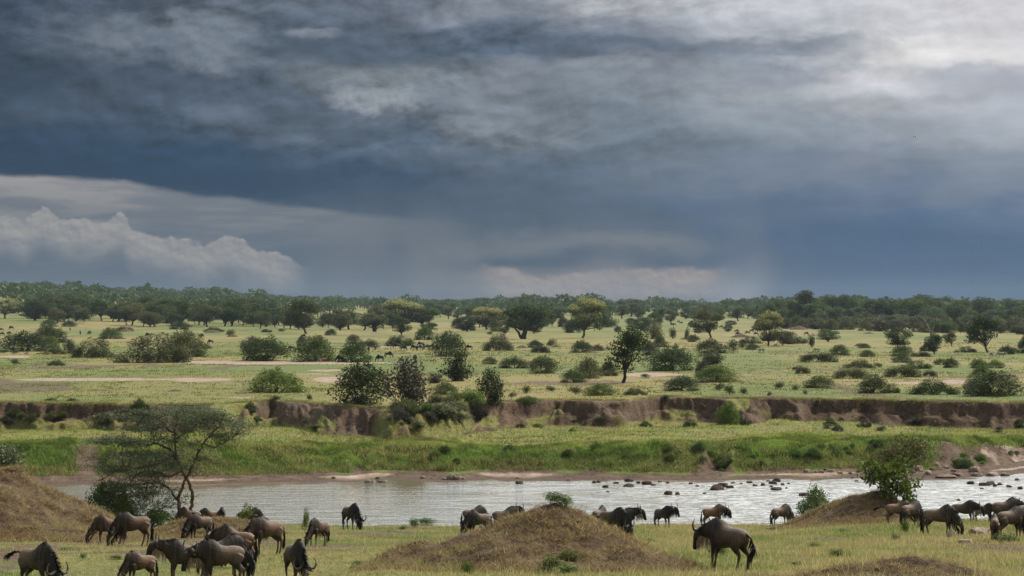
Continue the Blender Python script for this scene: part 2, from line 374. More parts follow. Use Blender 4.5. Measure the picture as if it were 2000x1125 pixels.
# mesh grid that follows the banks
def build_ground():
    qa = np.concatenate([np.linspace(-3000, -260, 60, endpoint=False), np.linspace(-260, 2260, 1150, endpoint=False), np.linspace(2260, 5000, 60)])
    lip = lipD(qa); ed = edgeD(qa); cl = clifD(qa); rn = runD(qa); foot = cl-rn
    segs = []
    def seg(a, b, n, lg=False, last=False):
        t = np.linspace(0, 1, n, endpoint=last)[:, None]
        a = np.broadcast_to(a, qa.shape)[None, :]; b = np.broadcast_to(b, qa.shape)[None, :]
        segs.append(a*(b/a)**t if lg else a+(b-a)*t)
    one = np.ones_like(qa)
    seg(3*one, 50*one, 30, True); seg(50*one, lip-.3, 170, True); seg(lip-.3, lip+6.2, 22); seg(lip+6.2, ed-2, 10)
    seg(ed-2, ed+3.4, 22); seg(ed+3.4, ed+15, 46); seg(ed+15, foot, 22); seg(foot, cl+.3, 40)
    seg(cl+.3, 300*one, 60, True); seg(300*one, 900*one, 90, True); seg(900*one, 4200*one, 70, True); seg(4200*one, 6200*one, 8, True, True)
    D = np.concatenate(segs, 0)
    X = (qa[None, :]-1000)/F*np.maximum(D, 30.)
    Z = terrain(X, D)
    q = np.broadcast_to(qa[None, :], D.shape)
    n, m = D.shape
    V = np.stack([X, D, Z], -1).reshape(-1, 3)
    idx = np.arange(n*m).reshape(n, m)
    Fc = np.stack([idx[:-1, :-1], idx[:-1, 1:], idx[1:, 1:], idx[1:, :-1]], -1).reshape(-1, 4)
    # ---- cover masks: R bare soil, G lush green, B pale sandy earth, A dryness
    lipm = lipD(q); edm = edgeD(q); clm = clifD(q); rnm = runD(q)
    e = D-edm; c = (D-(clm-rnm))/rnm
    soil = np.zeros_like(D); lush = np.zeros_like(D); sand = np.zeros_like(D); dry = np.full_like(D, .5)
    row = HOR + (CAMZ-Z)*F/D
    nearm = D < lipm+8
    nz = fbm(X/5, D/7, 40, 4); nz2 = fbm(X/1.6, D/2.2, 41, 3)
    lush = np.where(nearm, np.clip(.28 + 1.3*nz + .5*nz2, 0, 1), lush)
    soil = np.where(nearm, sst(fbm(X/3.2, D/4.5, 42, 4)+.35*nz2, .10, .42)*.8, soil)
    leftb = sst(q, 760, 350)*sst(D, 62, 74)
    soil = np.where(nearm, np.maximum(soil, leftb*sst(nz2+nz, -.5, .3)*.75), soil)
    # near bank lip: worn earth
    soil = np.where(nearm & (D > lipm-1.5), np.maximum(soil, .85*sst(q, 830, 700)+.15), soil)
    b = (~nearm) & (c < 0)
    sand = np.where(b, sst(e, -1, .5)*(1-sst(e, 2.0, 4.2))*(.05+.75*sst(vn(X/6, e/1.2, 44), -.05, .35)), sand)
    soil = np.where(b, sst(e, 1.4, 2.6)*(1-sst(e, 3.5+2.6*vn(X/2.2, X*0, 46)+2.2*vn(X/9, X*0, 47), 4.9+2.5*vn(X/2.2, X*0, 46)+2.2*vn(X/9, X*0, 47))), soil)
    gn = 18*nz2+14*vn(X/1.3, D/1.3, 57)
    gul = sst(np.abs(q-172+gn), 40, 12)*sst(e, 22, 10) + sst(np.abs(q-(706-e*1.2)+gn), 24, 6)*sst(e, 10, 6) + sst(q, 1800, 1850)*sst(e, 12.5, 10)+ sst(np.abs(q-1400+gn*2), 50, 22)*sst(e+nz2*5, 9, 7)
    soil = np.where(b, np.clip(soil+gul*sst(e, 2.4, 3.4), 0, 1), soil)
    sand = np.where(b & (q > 1915) & (e > 6) & (e < 13), .42+.8*nz2, sand)
    soil = np.where(b & (e < 2.4), 1-sand, soil)
    lush = np.where(b, sst(e, 2.8, 5.0)*(1-.65*sst(e, 8, 19))+ .5*nz+.2*nz2, lush)
    dry = np.where(b, .12+.55*sst(e, 9, 22)+.5*nz, dry)
    cf = (c >= 0) & (c < 1.0)
    gq = q + 70*vn(X/4, c*1.1, 58) + 30*vn(X/1.4, c*1.7, 59)
    q0 = q; q = gq
    grassy = sst(np.abs(q-845), 95, 45) + sst(np.abs(q-1420), 24, 14) + sst(np.abs(q-1060), 45, 10)*.6*sst(nz2, -.2, .2) + sst(q, 420, 180)*sst(c, .62, .50)*.8 + sst(np.abs(q-440), 60, 30)
    q = q0
    grassy = np.clip(grassy + sst(fbm(X/2.2, c*2.2, 48, 4), .0, .30)*.75*sst(c, .95, .3)*sst(q, 1700, 1200) + sst(fbm(X/2.2, c*2.2, 48, 4), .15, .4)*.6*sst(c, .8, .3), 0, 1)
    soil = np.where(cf, np.clip(1-grassy*.72, 0, 1)*sst(c, -.05, .12), soil)
    lush = np.where(cf, .45*grassy, lush); dry = np.where(cf, .55, dry)
    pl = c >= 1.0
    nb = fbm(X/30, D/60, 50, 4); nb2 = fbm(X/9, D/22, 51, 3)
    dry = np.where(pl, np.clip(.50+.9*nb+.35*nb2, 0, 1), dry)
    lush = np.where(pl, np.clip(.10+.8*fbm(X/22, D/50, 52, 3)+.4*nb2-.1*sst(D, 400, 900), 0, 1), lush)
    soil = np.where(pl, sst(fbm(X/11, D/24, 53, 4), .30, .42)*.6 + .55*sst(D, clm+1.6, clm+.3)*sst(vn(X/4, X*0, 54), -.25, .15), soil)
    # pale worn earth: named spots (col, row, half width, half height)
    for (sx, sy, hw, hh, st) in [(160,741,230,3,.8),(395,742,75,6,1),(645,741,40,6,1),(560,709,200,3.5,1),(430,707,70,2.5,.9),(30,697,45,3,.9),(640,724,45,2.2,.9),(610,731,60,1.6,.7),(1270,732,60,4.5,.9),(1400,732,140,3,.5),(1560,738,120,2,.35),(1800,748,120,3.5,.75),(1865,745,35,4,1),(760,678,100,3,.6),(680,668,70,1.6,.5),(400,663,70,1,.4),(1700,742,80,2.5,.6),(480,776,60,3.0,.6),(1140,727,110,2.2,.5),(700,664,60,1,.5),(1480,655,90,3,.5),(1560,648,110,4,.45),(1640,655,60,6,.4)]:
        d2 = ((q-sx)/hw)**2 + ((row-sy)/hh)**2
        sand = np.where(pl & (D < 1000), np.maximum(sand, st*sst(d2+.9*nb2+.5*fbm(X/3, D/7, 56, 2), 1.1, .45)), sand)
    col = np.stack([np.clip(soil, 0, 1), np.clip(lush, 0, 1), np.clip(sand, 0, 1), np.clip(dry, 0, 1)], -1).reshape(-1, 4)
    return mesh_np('ground', V, Fc, True, col)

def pri(name, rough=.9):
    m = bpy.data.materials.new(name); m.use_nodes = True
    nt = m.node_tree; bs = nt.nodes['Principled BSDF']; bs.inputs['Roughness'].default_value = rough
    bs.inputs['Specular IOR Level'].default_value = .2
    return m, NB(nt), bs

def mat_ground():
    m, B, bs = pri('ground_cover', .95)
    at = B.n('ShaderNodeAttribute', attribute_name='mask'); sp = B.n('ShaderNodeSeparateColor'); B.l(at.outputs['Color'], sp.inputs[0])
    soil, lush, sand = sp.outputs; dry = at.outputs['Alpha']
    g = B.n('ShaderNodeNewGeometry'); pos = g.outputs['Position']
    mp = B.n('ShaderNodeMapping'); mp.inputs['Scale'].default_value = (1, .55, 1); B.l(pos, mp.inputs[0]); mv = mp.outputs[0]
    n1 = B.noise(mv, .9, 5, .6); n2 = B.noise(mv, 4.0, 5, .65); n3 = B.noise(mv, .16, 4, .6); n4 = B.noise(pos, 14.0, 3, .6)
    gd = B.mix(B.sm(n2, .3, .7), (.17,.136,.048), (.265,.222,.075))          # straw
    gg = B.mix(B.sm(n2, .3, .7), (.085,.112,.024), (.145,.172,.042))           # green grass
    gl = B.mix(B.sm(n2, .3, .7), (.045,.075,.012), (.11,.155,.026))          # lush
    dv = B.m('ADD', dry, B.m('MULTIPLY', B.m('SUBTRACT', n1, .5), 1.1))
    base = B.mix(B.sm(dv, .15, .85), gg, gd)
    lv = B.m('ADD', lush, B.m('MULTIPLY', B.m('SUBTRACT', n1, .5), .9))
    base = B.mix(B.sm(lv, .25, .95), base, gl)
    base = B.mix(B.sm(n3, .56, .72, 0, .4), base, B.mix(n2, (.05,.075,.02), (.12,.13,.045)))
    sc = B.mix(B.sm(n2, .35, .68), (.046,.027,.017), (.125,.080,.051))
    stv = B.n('ShaderNodeMapping'); stv.inputs['Scale'].default_value = (.8, .8, .5); B.l(pos, stv.inputs[0])
    sc = B.mix(B.sm(B.noise(stv.outputs[0], 1.0, 4, .6), .35, .7), sc, (.145,.100,.066))
    sv = B.m('ADD', soil, B.m('MULTIPLY', B.m('SUBTRACT', n2, .5), 1.0))
    base = B.mix(B.sm(sv, .32, .72), base, sc)
    sd = B.mix(B.sm(n1, .3, .7), (.24,.165,.120), (.40,.30,.24))
    sdv = B.m('ADD', sand, B.m('MULTIPLY', B.m('SUBTRACT', n2, .5), .7))
    base = B.mix(B.sm(sdv, .35, .75), base, sd)
    sz = B.n('ShaderNodeSeparateXYZ'); B.l(pos, sz.inputs[0])
    base = B.mix(B.sm(sz.outputs[2], .20, .04, 0, .65), base, (.085,.055,.038))       # wet margin
    B.l(base, bs.inputs['Base Color'])
    bp = B.n('ShaderNodeBump'); bp.inputs['Strength'].default_value = .9; bp.inputs['Distance'].default_value = .16
    B.l(B.m('ADD', B.m('MULTIPLY', n2, 1.0), B.m('ADD', B.m('MULTIPLY', n4, .35), B.m('MULTIPLY', n1, 1.2))), bp.inputs['Height']); B.l(bp.outputs[0], bs.inputs['Normal'])
    return m

ground = link('ground', build_ground(), mat_ground()); tag(ground, kind='structure')

# ------------------------------------------------------------------ river
def mat_water():
    m, B, bs = pri('river_water', .10)
    bs.inputs['Base Color'].default_value = (.14,.13,.09,1); bs.inputs['Specular IOR Level'].default_value = .5
    bs.inputs['IOR'].default_value = 1.33
    g = B.n('ShaderNodeNewGeometry')
    mp = B.n('ShaderNodeMapping'); mp.inputs['Scale'].default_value = (.55, 1.5, 1); B.l(g.outputs['Position'], mp.inputs[0])
    n1 = B.noise(mp.outputs[0], 1.1, 3, .6); n2 = B.noise(mp.outputs[0], 4.2, 3, .6)
    mp2 = B.n('ShaderNodeMapping'); mp2.inputs['Scale'].default_value = (.06, .16, 1); B.l(g.outputs['Position'], mp2.inputs[0])
    sp = B.n('ShaderNodeSeparateXYZ'); B.l(g.outputs['Position'], sp.inputs[0])
    flow = B.sm(B.m('ADD', B.noise(mp2.outputs[0], 1.0, 4, .6), B.sm(sp.outputs[0], -20, 22, -.30, .22)), .40, .62)
    calm = B.sm(B.m('SUBTRACT', sp.outputs[1], B.sm(sp.outputs[0], 0, 12, 0, 12)), 184, 169)
    flow = B.m('MULTIPLY', flow, B.m('ADD', B.m('MULTIPLY', calm, .9), .10))
    bp = B.n('ShaderNodeBump'); bp.inputs['Distance'].default_value = .6
    B.l(B.m('ADD', B.m('MULTIPLY', flow, 1.0), .08), bp.inputs['Strength'])
    B.l(B.m('ADD', B.m('MULTIPLY', B.noise(mp.outputs[0], .35, 3, .6), 1.6), B.m('ADD', n1, B.m('MULTIPLY', n2, .45))), bp.inputs['Height']); B.l(bp.outputs[0], bs.inputs['Normal'])
    B.l(B.m('ADD', B.m('MULTIPLY', flow, .16), .05), bs.inputs['Roughness'])
    # bright sky sheen on the ripples, painted white into the base colour
    sheen = B.m('MULTIPLY', B.sm(B.m('ADD', B.m('MULTIPLY', n2, .5), B.m('MULTIPLY', n1, .5)),   .44, .58), B.m('MULTIPLY', flow, B.sm(sp.outputs[0], -8, 18, .08, 1.0)))
    B.l(B.mix(sheen, (.11,.10,.058), (.78,.78,.77)), bs.inputs['Base Color'])
    return m
Vw = np.array([(-260,122,0),(260,122,0),(260,240,0),(-260,240,0)], float)
river = link('river_water', mesh_np('river_water', Vw, np.array([[0,1,2,3]])), mat_water()); tag(river, kind='structure')

# ------------------------------------------------------------------ foliage
def mat_leaf(name, dark, light, tip=None, tipamt=0.0, scale=5.0):
    m, B, bs = pri(name, .62)
    tc = B.n('ShaderNodeTexCoord'); at = B.n('ShaderNodeAttribute', attribute_name='mask')
    sp = B.n('ShaderNodeSeparateColor'); B.l(at.outputs['Color'], sp.inputs[0])
    oi = B.n('ShaderNodeObjectInfo')
    n = B.noise(tc.outputs['Object'], scale, 3, .6)
    f = B.m('ADD', B.m('ADD', .12, B.m('MULTIPLY', sp.outputs[0], .42)), B.m('MULTIPLY', B.m('SUBTRACT', n, .5), 1.6), clamp=True)
    c = B.mix(f, dark, light)
    if tip: c = B.mix(B.m('MULTIPLY', B.sm(sp.outputs[1], 1-tipamt, 1.0-tipamt*.6), 1.0), c, tip)
    hs = B.n('ShaderNodeHueSaturation')
    B.l(B.m('ADD', .485, B.m('MULTIPLY', oi.outputs['Random'], .03)), hs.inputs['Hue'])
    B.l(B.m('ADD', .78, B.m('MULTIPLY', B.m('FRACT', B.m('MULTIPLY', oi.outputs['Random'], 7.3)), .45)), hs.inputs['Value'])
    B.l(c, hs.inputs['Color']); B.l(hs.outputs[0], bs.inputs['Base Color'])
    tr = B.n('ShaderNodeBsdfTranslucent'); B.l(hs.outputs[0], tr.inputs[0])
    mx = B.n('ShaderNodeMixShader'); mx.inputs[0].default_value = .30
    out = m.node_tree.nodes['Material Output']
    B.l(bs.outputs[0], mx.inputs[1]); B.l(tr.outputs[0], mx.inputs[2]); B.l(mx.outputs[0], out.inputs[0])
    return m
LEAF = {
 'dark':   mat_leaf('leaf_dark', (.022,.034,.009), (.10,.135,.030)),
 'green':  mat_leaf('leaf_green', (.034,.056,.011), (.135,.18,.036)),
 'bright': mat_leaf('leaf_bright', (.055,.095,.012), (.20,.27,.042)),
 'olive':  mat_leaf('leaf_olive', (.060,.066,.020), (.190,.195,.066)),
 'flower': mat_leaf('leaf_flower', (.036,.050,.014), (.12,.145,.042), (.36,.35,.13), .45),
 'grey':   mat_leaf('leaf_grey', (.050,.048,.034), (.150,.140,.098)),
 'far':    mat_leaf('leaf_far', (.048,.075,.026), (.155,.205,.070)),
 'thorn':  mat_leaf('leaf_thorn', (.065,.085,.038), (.25,.285,.15), None, 0, .9),
}
def mat_bark(name, a, b):
    m, B, bs = pri(name, .9)
    tc = B.n('ShaderNodeTexCoord'); mp = B.n('ShaderNodeMapping'); mp.inputs['Scale'].default_value = (9, 9, 1.6); B.l(tc.outputs['Object'], mp.inputs[0])
    B.l(B.mix(B.sm(B.noise(mp.outputs[0], 2.0, 4, .6), .35, .65), a, b), bs.inputs['Base Color'])
    return m
BARK = mat_bark('bark', (.040,.030,.022), (.12,.09,.065))
BARKR = mat_bark('bark_warm', (.07,.042,.026), (.20,.13,.085))
DEADW = mat_bark('bark_dead', (.13,.11,.095), (.30,.26,.22))

def tube(path, radii, sides=6):
    path = np.asarray(path, float); n = len(path)
    V = []; 
    for i in range(n):
        t = path[min(i+1, n-1)]-path[max(i-1, 0)]; t /= (np.linalg.norm(t)+1e-9)
        u = np.cross(t, (0,0,1.)) if abs(t[2]) < .9 else np.cross(t, (1.,0,0)); u /= np.linalg.norm(u)+1e-9
        v = np.cross(t, u)
        for k in range(sides):
            a = 2*math.pi*k/sides
            V.append(path[i]+radii[i]*(math.cos(a)*u+math.sin(a)*v))
    Fq = [(i*sides+k, i*sides+(k+1)%sides, (i+1)*sides+(k+1)%sides, (i+1)*sides+k) for i in range(n-1) for k in range(sides)]
    return np.array(V), np.array(Fq)
def merge(parts):
    V = []; Fq = []; o = 0
    for v, f in parts:
        V.append(v); Fq.append(f+o); o += len(v)
    return np.concatenate(V), np.concatenate(Fq)
def wander(p0, p1, n, amp, rg):
    t = np.linspace(0, 1, n)[:, None]; p = np.array(p0)*(1-t)+np.array(p1)*t
    j = rg.normal(0, amp, (n, 3)); j[0] = 0; j[-1] *= .4
    return p+j

def cards(P, Nn, size, rg, elong=1.35, spread=.75):
    """leaf-sprig quads at points P facing roughly Nn"""
    n = len(P)
    d = rg.normal(size=(n, 3)); d /= np.linalg.norm(d, axis=1)[:, None]+1e-9
    nn = Nn*(1-spread)+d*spread; nn /= np.linalg.norm(nn, axis=1)[:, None]+1e-9
    r = rg.normal(size=(n, 3)); u = np.cross(nn, r); u /= np.linalg.norm(u, axis=1)[:, None]+1e-9
    v = np.cross(nn, u)
    s = (size*rg.uniform(.6, 1.35, n))[:, None]*.5
    V = np.stack([P-u*s*elong, P-v*s*.8+u*s*.1, P+u*s*elong, P+v*s*.8-u*s*.15], 1).reshape(-1, 3)
    Fq = np.arange(n*4).reshape(n, 4)
    return V, Fq
def blob_leaves(blobs, per_area, size, rg, flat=.3, fill=.25, ground=False):
    """sprigs over the outer shell of lumpy blobs (cx,cy,cz,rx,ry,rz)"""
    Ps = []; Ns = []; up = []
    zmin = min(b[2]-b[5] for b in blobs); zmax = max(b[2]+b[5] for b in blobs)
    for b in blobs:
        c = np.array(b[:3]); r = np.array(b[3:6])
        n = int(per_area*((r[0]*r[1]+r[0]*r[2]+r[1]*r[2])/3)*4)+4
        d = rg.normal(size=(n, 3)); d /= np.linalg.norm(d, axis=1)[:, None]
        if not ground:
            low = d[:, 2] < -flat
            d[low, 2] *= .6
        lum = 1+.22*vn(d[:, 0]*2.6+b[0]*9, d[:, 1]*2.6+d[:, 2]*2.2+b[1]*7, 61)*2
        k = np.where(rg.random(n) < fill, rg.uniform(.25, .85, n), rg.uniform(.82, 1.07, n))*lum
        Ps.append(c+d*r*k[:, None]); Ns.append(d); up.append(d[:, 2]*.5+.5)
    P = np.concatenate(Ps); P[:, 2] = np.where(P[:, 2] < .01, np.abs(P[:, 2])*.5+.01, P[:, 2]) if ground else P[:, 2]
    N = np.concatenate(Ns); upv = np.concatenate(up)
    V, Fq = cards(P, N, size, rg)
    h = (P[:, 2]-zmin)/(zmax-zmin+1e-6)
    col = np.zeros((len(P), 4)); col[:, 0] = rg.random(len(P)); col[:, 1] = np.clip(upv*.75+h*.35+rg.normal(0, .13, len(P))-.05, 0, 1); col[:, 3] = 1
    return V, Fq, np.repeat(col, 4, 0)

def make_tree(kind, seed, leaf=.034, dens=1.0):
    """unit-height tree meshes (crown mesh, trunk mesh); width about 1"""
    rg = np.random.default_rng(seed); blobs = []; tr = []
    lean = rg.normal(0, .03, 2)
    if kind in ('umbrella', 'round', 'fig', 'tall'):
        th = {'umbrella': .24, 'round': .18, 'fig': .28, 'tall': .28}[kind]
        r0 = {'umbrella': .026, 'round': .028, 'fig': .05, 'tall': .022}[kind]
        top = np.array([lean[0], lean[1], th])
        tr.append(tube(wander((0, 0, -.03), top, 5, .008, rg), np.linspace(r0*1.35, r0*.85, 5)))
        if kind == 'fig':
            for k in range(3): tr.append(tube(wander((rg.normal(0, .05), rg.normal(0, .05), -.03), (rg.normal(0, .08), rg.normal(0, .08), .42), 5, .012, rg), np.linspace(.03, .02, 5)))
        nb = {'umbrella': 32, 'round': 28, 'fig': 32, 'tall': 26}[kind]
        for k in range(nb):
            a = 2*math.pi*(k*.618+rg.random()*.25)
            if kind == 'umbrella':
                rr = math.sqrt((k+.5)/nb)*.42; z = .82-1.0*rr**2+rg.normal(0, .035); s = (rg.uniform(.12, .18), rg.uniform(.12, .18), rg.uniform(.12, .17))
                if k % 5 in (2, 4): z = .26+.26*rg.random()+.12*(1-rr/.42); rr *= .82
            elif kind == 'round':
                zz = rg.uniform(-1, 1); rr = math.sqrt(max(0, 1-zz*zz))*.31; z = .53+zz*.36; s = (rg.uniform(.14, .20),)*2+(rg.uniform(.12, .17),)
            elif kind == 'fig':
                rr = math.sqrt((k+.5)/nb)*.40; z = .80-.75*rr**2+rg.normal(0, .05)-(.24 if k % 3 == 0 else 0); s = (rg.uniform(.13, .19),)*2+(rg.uniform(.11, .16),)
            else:
                zz = rg.uniform(0, 1); rr = rg.uniform(.05, .28)*(1.15-.6*zz); z = .30+zz*.60; s = (rg.uniform(.10, .16),)*2+(rg.uniform(.09, .14),)
            c = np.array([math.cos(a)*rr+lean[0]*2, math.sin(a)*rr+lean[1]*2, min(z, 1-s[2])])
            blobs.append((*c, *s))
            if k % 2 == 0:
                st = top*rg.uniform(.75, 1.0); mid = (st+c)/2+np.array([0, 0, -.03])
                pth = np.array([st, st*.5+mid*.5, mid, mid*.4+c*.6, c]); pth[1:-1] += rg.normal(0, .012, (3, 3))
                tr.append(tube(pth, np.array([r0*.6, r0*.5, r0*.4, r0*.28, r0*.14]), 5))
    elif kind == 'bush':
        nb = 20
        for k in range(nb):
            a = 2*math.pi*k*.618; rr = math.sqrt(k/nb)*.38; s = rg.uniform(.13, .20)
            z = .74*(1-(rr/.48)**2)*rg.uniform(.75, 1.05)
            blobs.append((math.cos(a)*rr, math.sin(a)*rr, max(z, s*.6), s, s, s*rg.uniform(.9, 1.3)))
        for k in range(9):
            a = rg.uniform(0, 6.28); rr = rg.uniform(.2, .40); s = rg.uniform(.12, .17)
            blobs.append((math.cos(a)*rr, math.sin(a)*rr, s*.55, s, s, s))
        for k in range(6):     # shoots sticking out of the top
            a = rg.uniform(0, 6.28); rr = rg.uniform(.05, .3)
            blobs.append((math.cos(a)*rr, math.sin(a)*rr, .88-rr*.9+rg.uniform(0, .06), .05, .05, rg.uniform(.07, .13)))
        for k in range(5): tr.append(tube(wander((rg.normal(0, .03), rg.normal(0, .03), -.04), (rg.normal(0, .2), rg.normal(0, .2), .5), 4, .02, rg), np.linspace(.016, .006, 4), 4))
    elif kind == 'wide':       # low, broken, spreading thicket
        for k in range(38):
            x = rg.uniform(-.46, .46); y = rg.uniform(-.26, .26); s = rg.uniform(.09, .15)
            z = (.95-2.2*x*x)*rg.uniform(.25, 1.0)*(1 if k % 5 else .7)
            blobs.append((x, y, max(z-s, s*.5), s, s, s*rg.uniform(1.0, 2.2)))
        for k in range(6): tr.append(tube(wander((rg.normal(0, .15), rg.normal(0, .06), -.04), (rg.normal(0, .25), rg.normal(0, .1), .55), 4, .02, rg), np.linspace(.014, .005, 4), 4))
    elif kind == 'twiggy':
        for k in range(17):
            a = rg.uniform(0, 6.28); rr = rg.uniform(0, .34); s = rg.uniform(.12, .19)
            blobs.append((math.cos(a)*rr, math.sin(a)*rr, rg.uniform(.15, .80)*(1-rr*.9), s, s, s*1.1))
        for k in range(46):
            a = rg.uniform(0, 6.28); rr = rg.uniform(.15, .46); z = rg.uniform(.35, .95)*(1-.7*(rr/.5)**2)+.06
            tr.append(tube(wander((rg.normal(0, .07), rg.normal(0, .07), -.03), (math.cos(a)*rr, math.sin(a)*rr, z), 5, .022, rg), np.linspace(.007, .002, 5), 3))
    elif kind == 'sprig':      # one small tufted shrub
        for k in range(6):
            a = rg.uniform(0, 6.28); rr = rg.uniform(0, .26); s = rg.uniform(.14, .22)
            blobs.append((math.cos(a)*rr, math.sin(a)*rr, rg.uniform(.2, .72)*(1-rr), s, s, s*1.3))
        tr.append(tube(wander((0, 0, -.05), (0, 0, .5), 4, .02, rg), np.linspace(.02, .008, 4), 4))
    V, Fq, col = blob_leaves(blobs, {'twiggy': 1300, 'sprig': 1800}.get(kind, 1500)*dens*(.034/leaf)**2, leaf, rg, fill=.3 if kind != 'twiggy' else .5, ground=kind in ('bush', 'wide', 'twiggy', 'sprig'))
    cm = mesh_np(kind+'_crown', V, Fq, False, col)
    tv, tf = merge(tr)
    tm = mesh_np(kind+'_trunk', tv, tf, True)
    w = np.percentile(np.abs(V[:, 0]), 96.5)*2; h = np.percentile(V[:, 2], 98.5)
    return cm, tm, w, h
PROTO = {}
for kd, ns in (('umbrella', 4), ('round', 4), ('fig', 2), ('tall', 3), ('bush', 5), ('wide', 4), ('twiggy', 2), ('sprig', 3)):
    PROTO[kd] = [make_tree(kd, 100+17*i+len(kd), .027 if kd not in ('sprig', 'twiggy') else .040) for i in range(ns)]

_matmesh = {}
def mesh_with(me, mat):
    k = (me.name, mat.name)
    if k not in _matmesh:
        m2 = me.copy(); m2.materials.clear(); m2.materials.append(mat); _matmesh[k] = m2
    return _matmesh[k]
_rot = random.Random(5)
VEG = []      # (object, photo px, photo row, kind words) for labels
def plant(kind, leafk, x, y, z, w, h, name, cat, label=None, group=None, bark=BARK, var=None, px=None, row=None, words=None, land=None, parts=True):
    cm, tm, pw, ph = PROTO[kind][(var if var is not None else _rot.randrange(99)) % len(PROTO[kind])]
    o = bpy.data.objects.new(name, None); C.objects.link(o); o.empty_display_size = .5
    o.location = (x, y, z-.04*h); o.rotation_euler = (0, 0, _rot.uniform(0, 6.28) if kind != 'wide' else _rot.choice([0, math.pi])+_rot.uniform(-.25, .25))
    sx = w/pw*(1.14 if kind in ('umbrella', 'round', 'fig', 'tall') else 1.04); sz = h/ph*1.03
    o.scale = (sx, sx if kind != 'wide' else min(sx, sz*1.6), sz)
    tk = link('trunk' if kind in ('umbrella', 'round', 'fig', 'tall') else 'stems', mesh_with(tm, bark), None, o)
    cr = link('crown' if kind in ('umbrella', 'round', 'fig', 'tall') else 'foliage', mesh_with(cm, LEAF[leafk]), None, o)
    tag(o, label, cat, group)
    VEG.append(dict(o=o, px=px, row=row, words=words, land=land, label=label))
    return o
def pxplant(kind, leafk, px, row, wpx, hpx, name, cat, lo=None, hi=None, **kw):
    if lo is None: lo, hi = 206.0, 1500.0
    x, y, z = locate(px, row, lo, hi)
    s = y/F
    return plant(kind, leafk, x, y, z, wpx*s, hpx*s, name, cat, px=px, row=row, **kw)

# ---- trees on the far plain: (kind, leaf, px, base row, width, height, label, landmark name)
T = [
 ('umbrella','flower',8,622,46,38,'broad yellow-topped acacia cut by the left edge of the plain','the left-edge yellow-topped acacia'),
 ('umbrella','green',601,652,76,66,'largest round-topped green acacia standing alone on the open plain','the largest lone acacia'),
 ('umbrella','flower',790,640,66,54,'wide pale-topped acacia behind a small dark tree, mid plain','the wide pale-topped acacia'),
 ('round','dark',784,655,30,36,'small dark round tree in front of the wide pale-topped acacia',None),
 ('umbrella','green',827,640,56,40,'flat-topped green tree right of the wide pale-topped acacia',None),
 ('umbrella','flower',951,643,54,42,'pale-crowned round acacia left of the big dark fig','the pale-crowned round acacia'),
 ('fig','dark',1022,662,74,66,'big dark fig tree with a thick trunk and heavy crown','the big dark fig tree'),
 ('umbrella','flower',1137,660,72,76,'tall yellow-crowned tree with a dark lower trunk','the tall yellow-crowned tree'),
 ('umbrella','olive',1391,661,66,54,'leaning acacia with a green and brown crown','the leaning acacia'),
 ('round','flower',1500,675,44,64,'upright tree covered in creamy yellow blossom','the creamy yellow blossom tree'),
 ('tall','dark',1576,637,46,68,'tallest dark tree on the right skyline with a bare trunk','the tallest skyline tree'),
 ('tall','dark',1547,634,24,46,'narrow dark tree just left of the tallest skyline tree',None),
 ('tall','dark',1216,748,72,106,'tall dark leafy tree close behind the cut bank','the tall cut-bank tree'),
 ('umbrella','dark',1932,688,74,70,'broad dark umbrella tree near the right edge','the broad dark umbrella tree'),
 ('round','dark',1752,679,46,38,'wide dark rounded tree left of the bare dead tree','the wide dark rounded tree'),
 ('round','dark',1825,691,28,38,'small dark tree in front of the bare dead tree',None),
 ('umbrella','olive',1527,675,36,28,'low spreading thorn tree beside the creamy yellow blossom tree',None),
 ('sprig','dark',1584,679,15,26,'thin dark sapling on open grass right of the blossom tree',None),
 ('round','green',1617,668,38,24,'compact bright green round tree on the right plain','the compact bright green round tree'),
 ('umbrella','olive',1861,677,28,28,'small olive tree between the dead tree and the umbrella tree',None),
 ('umbrella','green',450,637,56,52,'tall green acacia at the right end of the left grove','the left grove\'s last acacia'),
 ('umbrella','green',353,636,58,48,'widest light green acacia in the left grove','the left grove\'s widest acacia'),
 ('umbrella','green',400,636,32,44,'narrow acacia next to the widest one in the left grove',None),
 ('umbrella','green',160,616,42,38,'highest rounded acacia of the left grove','the left grove\'s highest acacia'),
 ('umbrella','dark',243,628,44,36,'dark spreading acacia in the middle of the left grove','the left grove\'s dark acacia'),
 ('fig','dark',731,648,44,28,'dense dark low tree right of the largest lone acacia','the dense dark low tree'),
 ('tall','olive',665,645,40,40,'thin open olive tree right of the largest lone acacia',None),
 ('tall','green',1178,637,26,38,'slim tall tree behind the tall yellow-crowned tree',None),
 ('umbrella','green',1276,640,24,30,'small acacia with a pale stem left of the leaning acacia',None),
 ('umbrella','olive',1310,634,30,28,'thin branched thorn tree on the pale middle slope',None),
]
LAND = []
for t in T:
    kd, lf, px, row, w, h, lab, land = t
    pxplant(kd, lf, px, row, w, h, {'umbrella': 'acacia_tree', 'fig': 'fig_tree', 'sprig': 'sapling'}.get(kd, 'savanna_tree'), 'tree', label=lab, hi=1500, lo=206)
    if land: LAND.append((land, px, row))
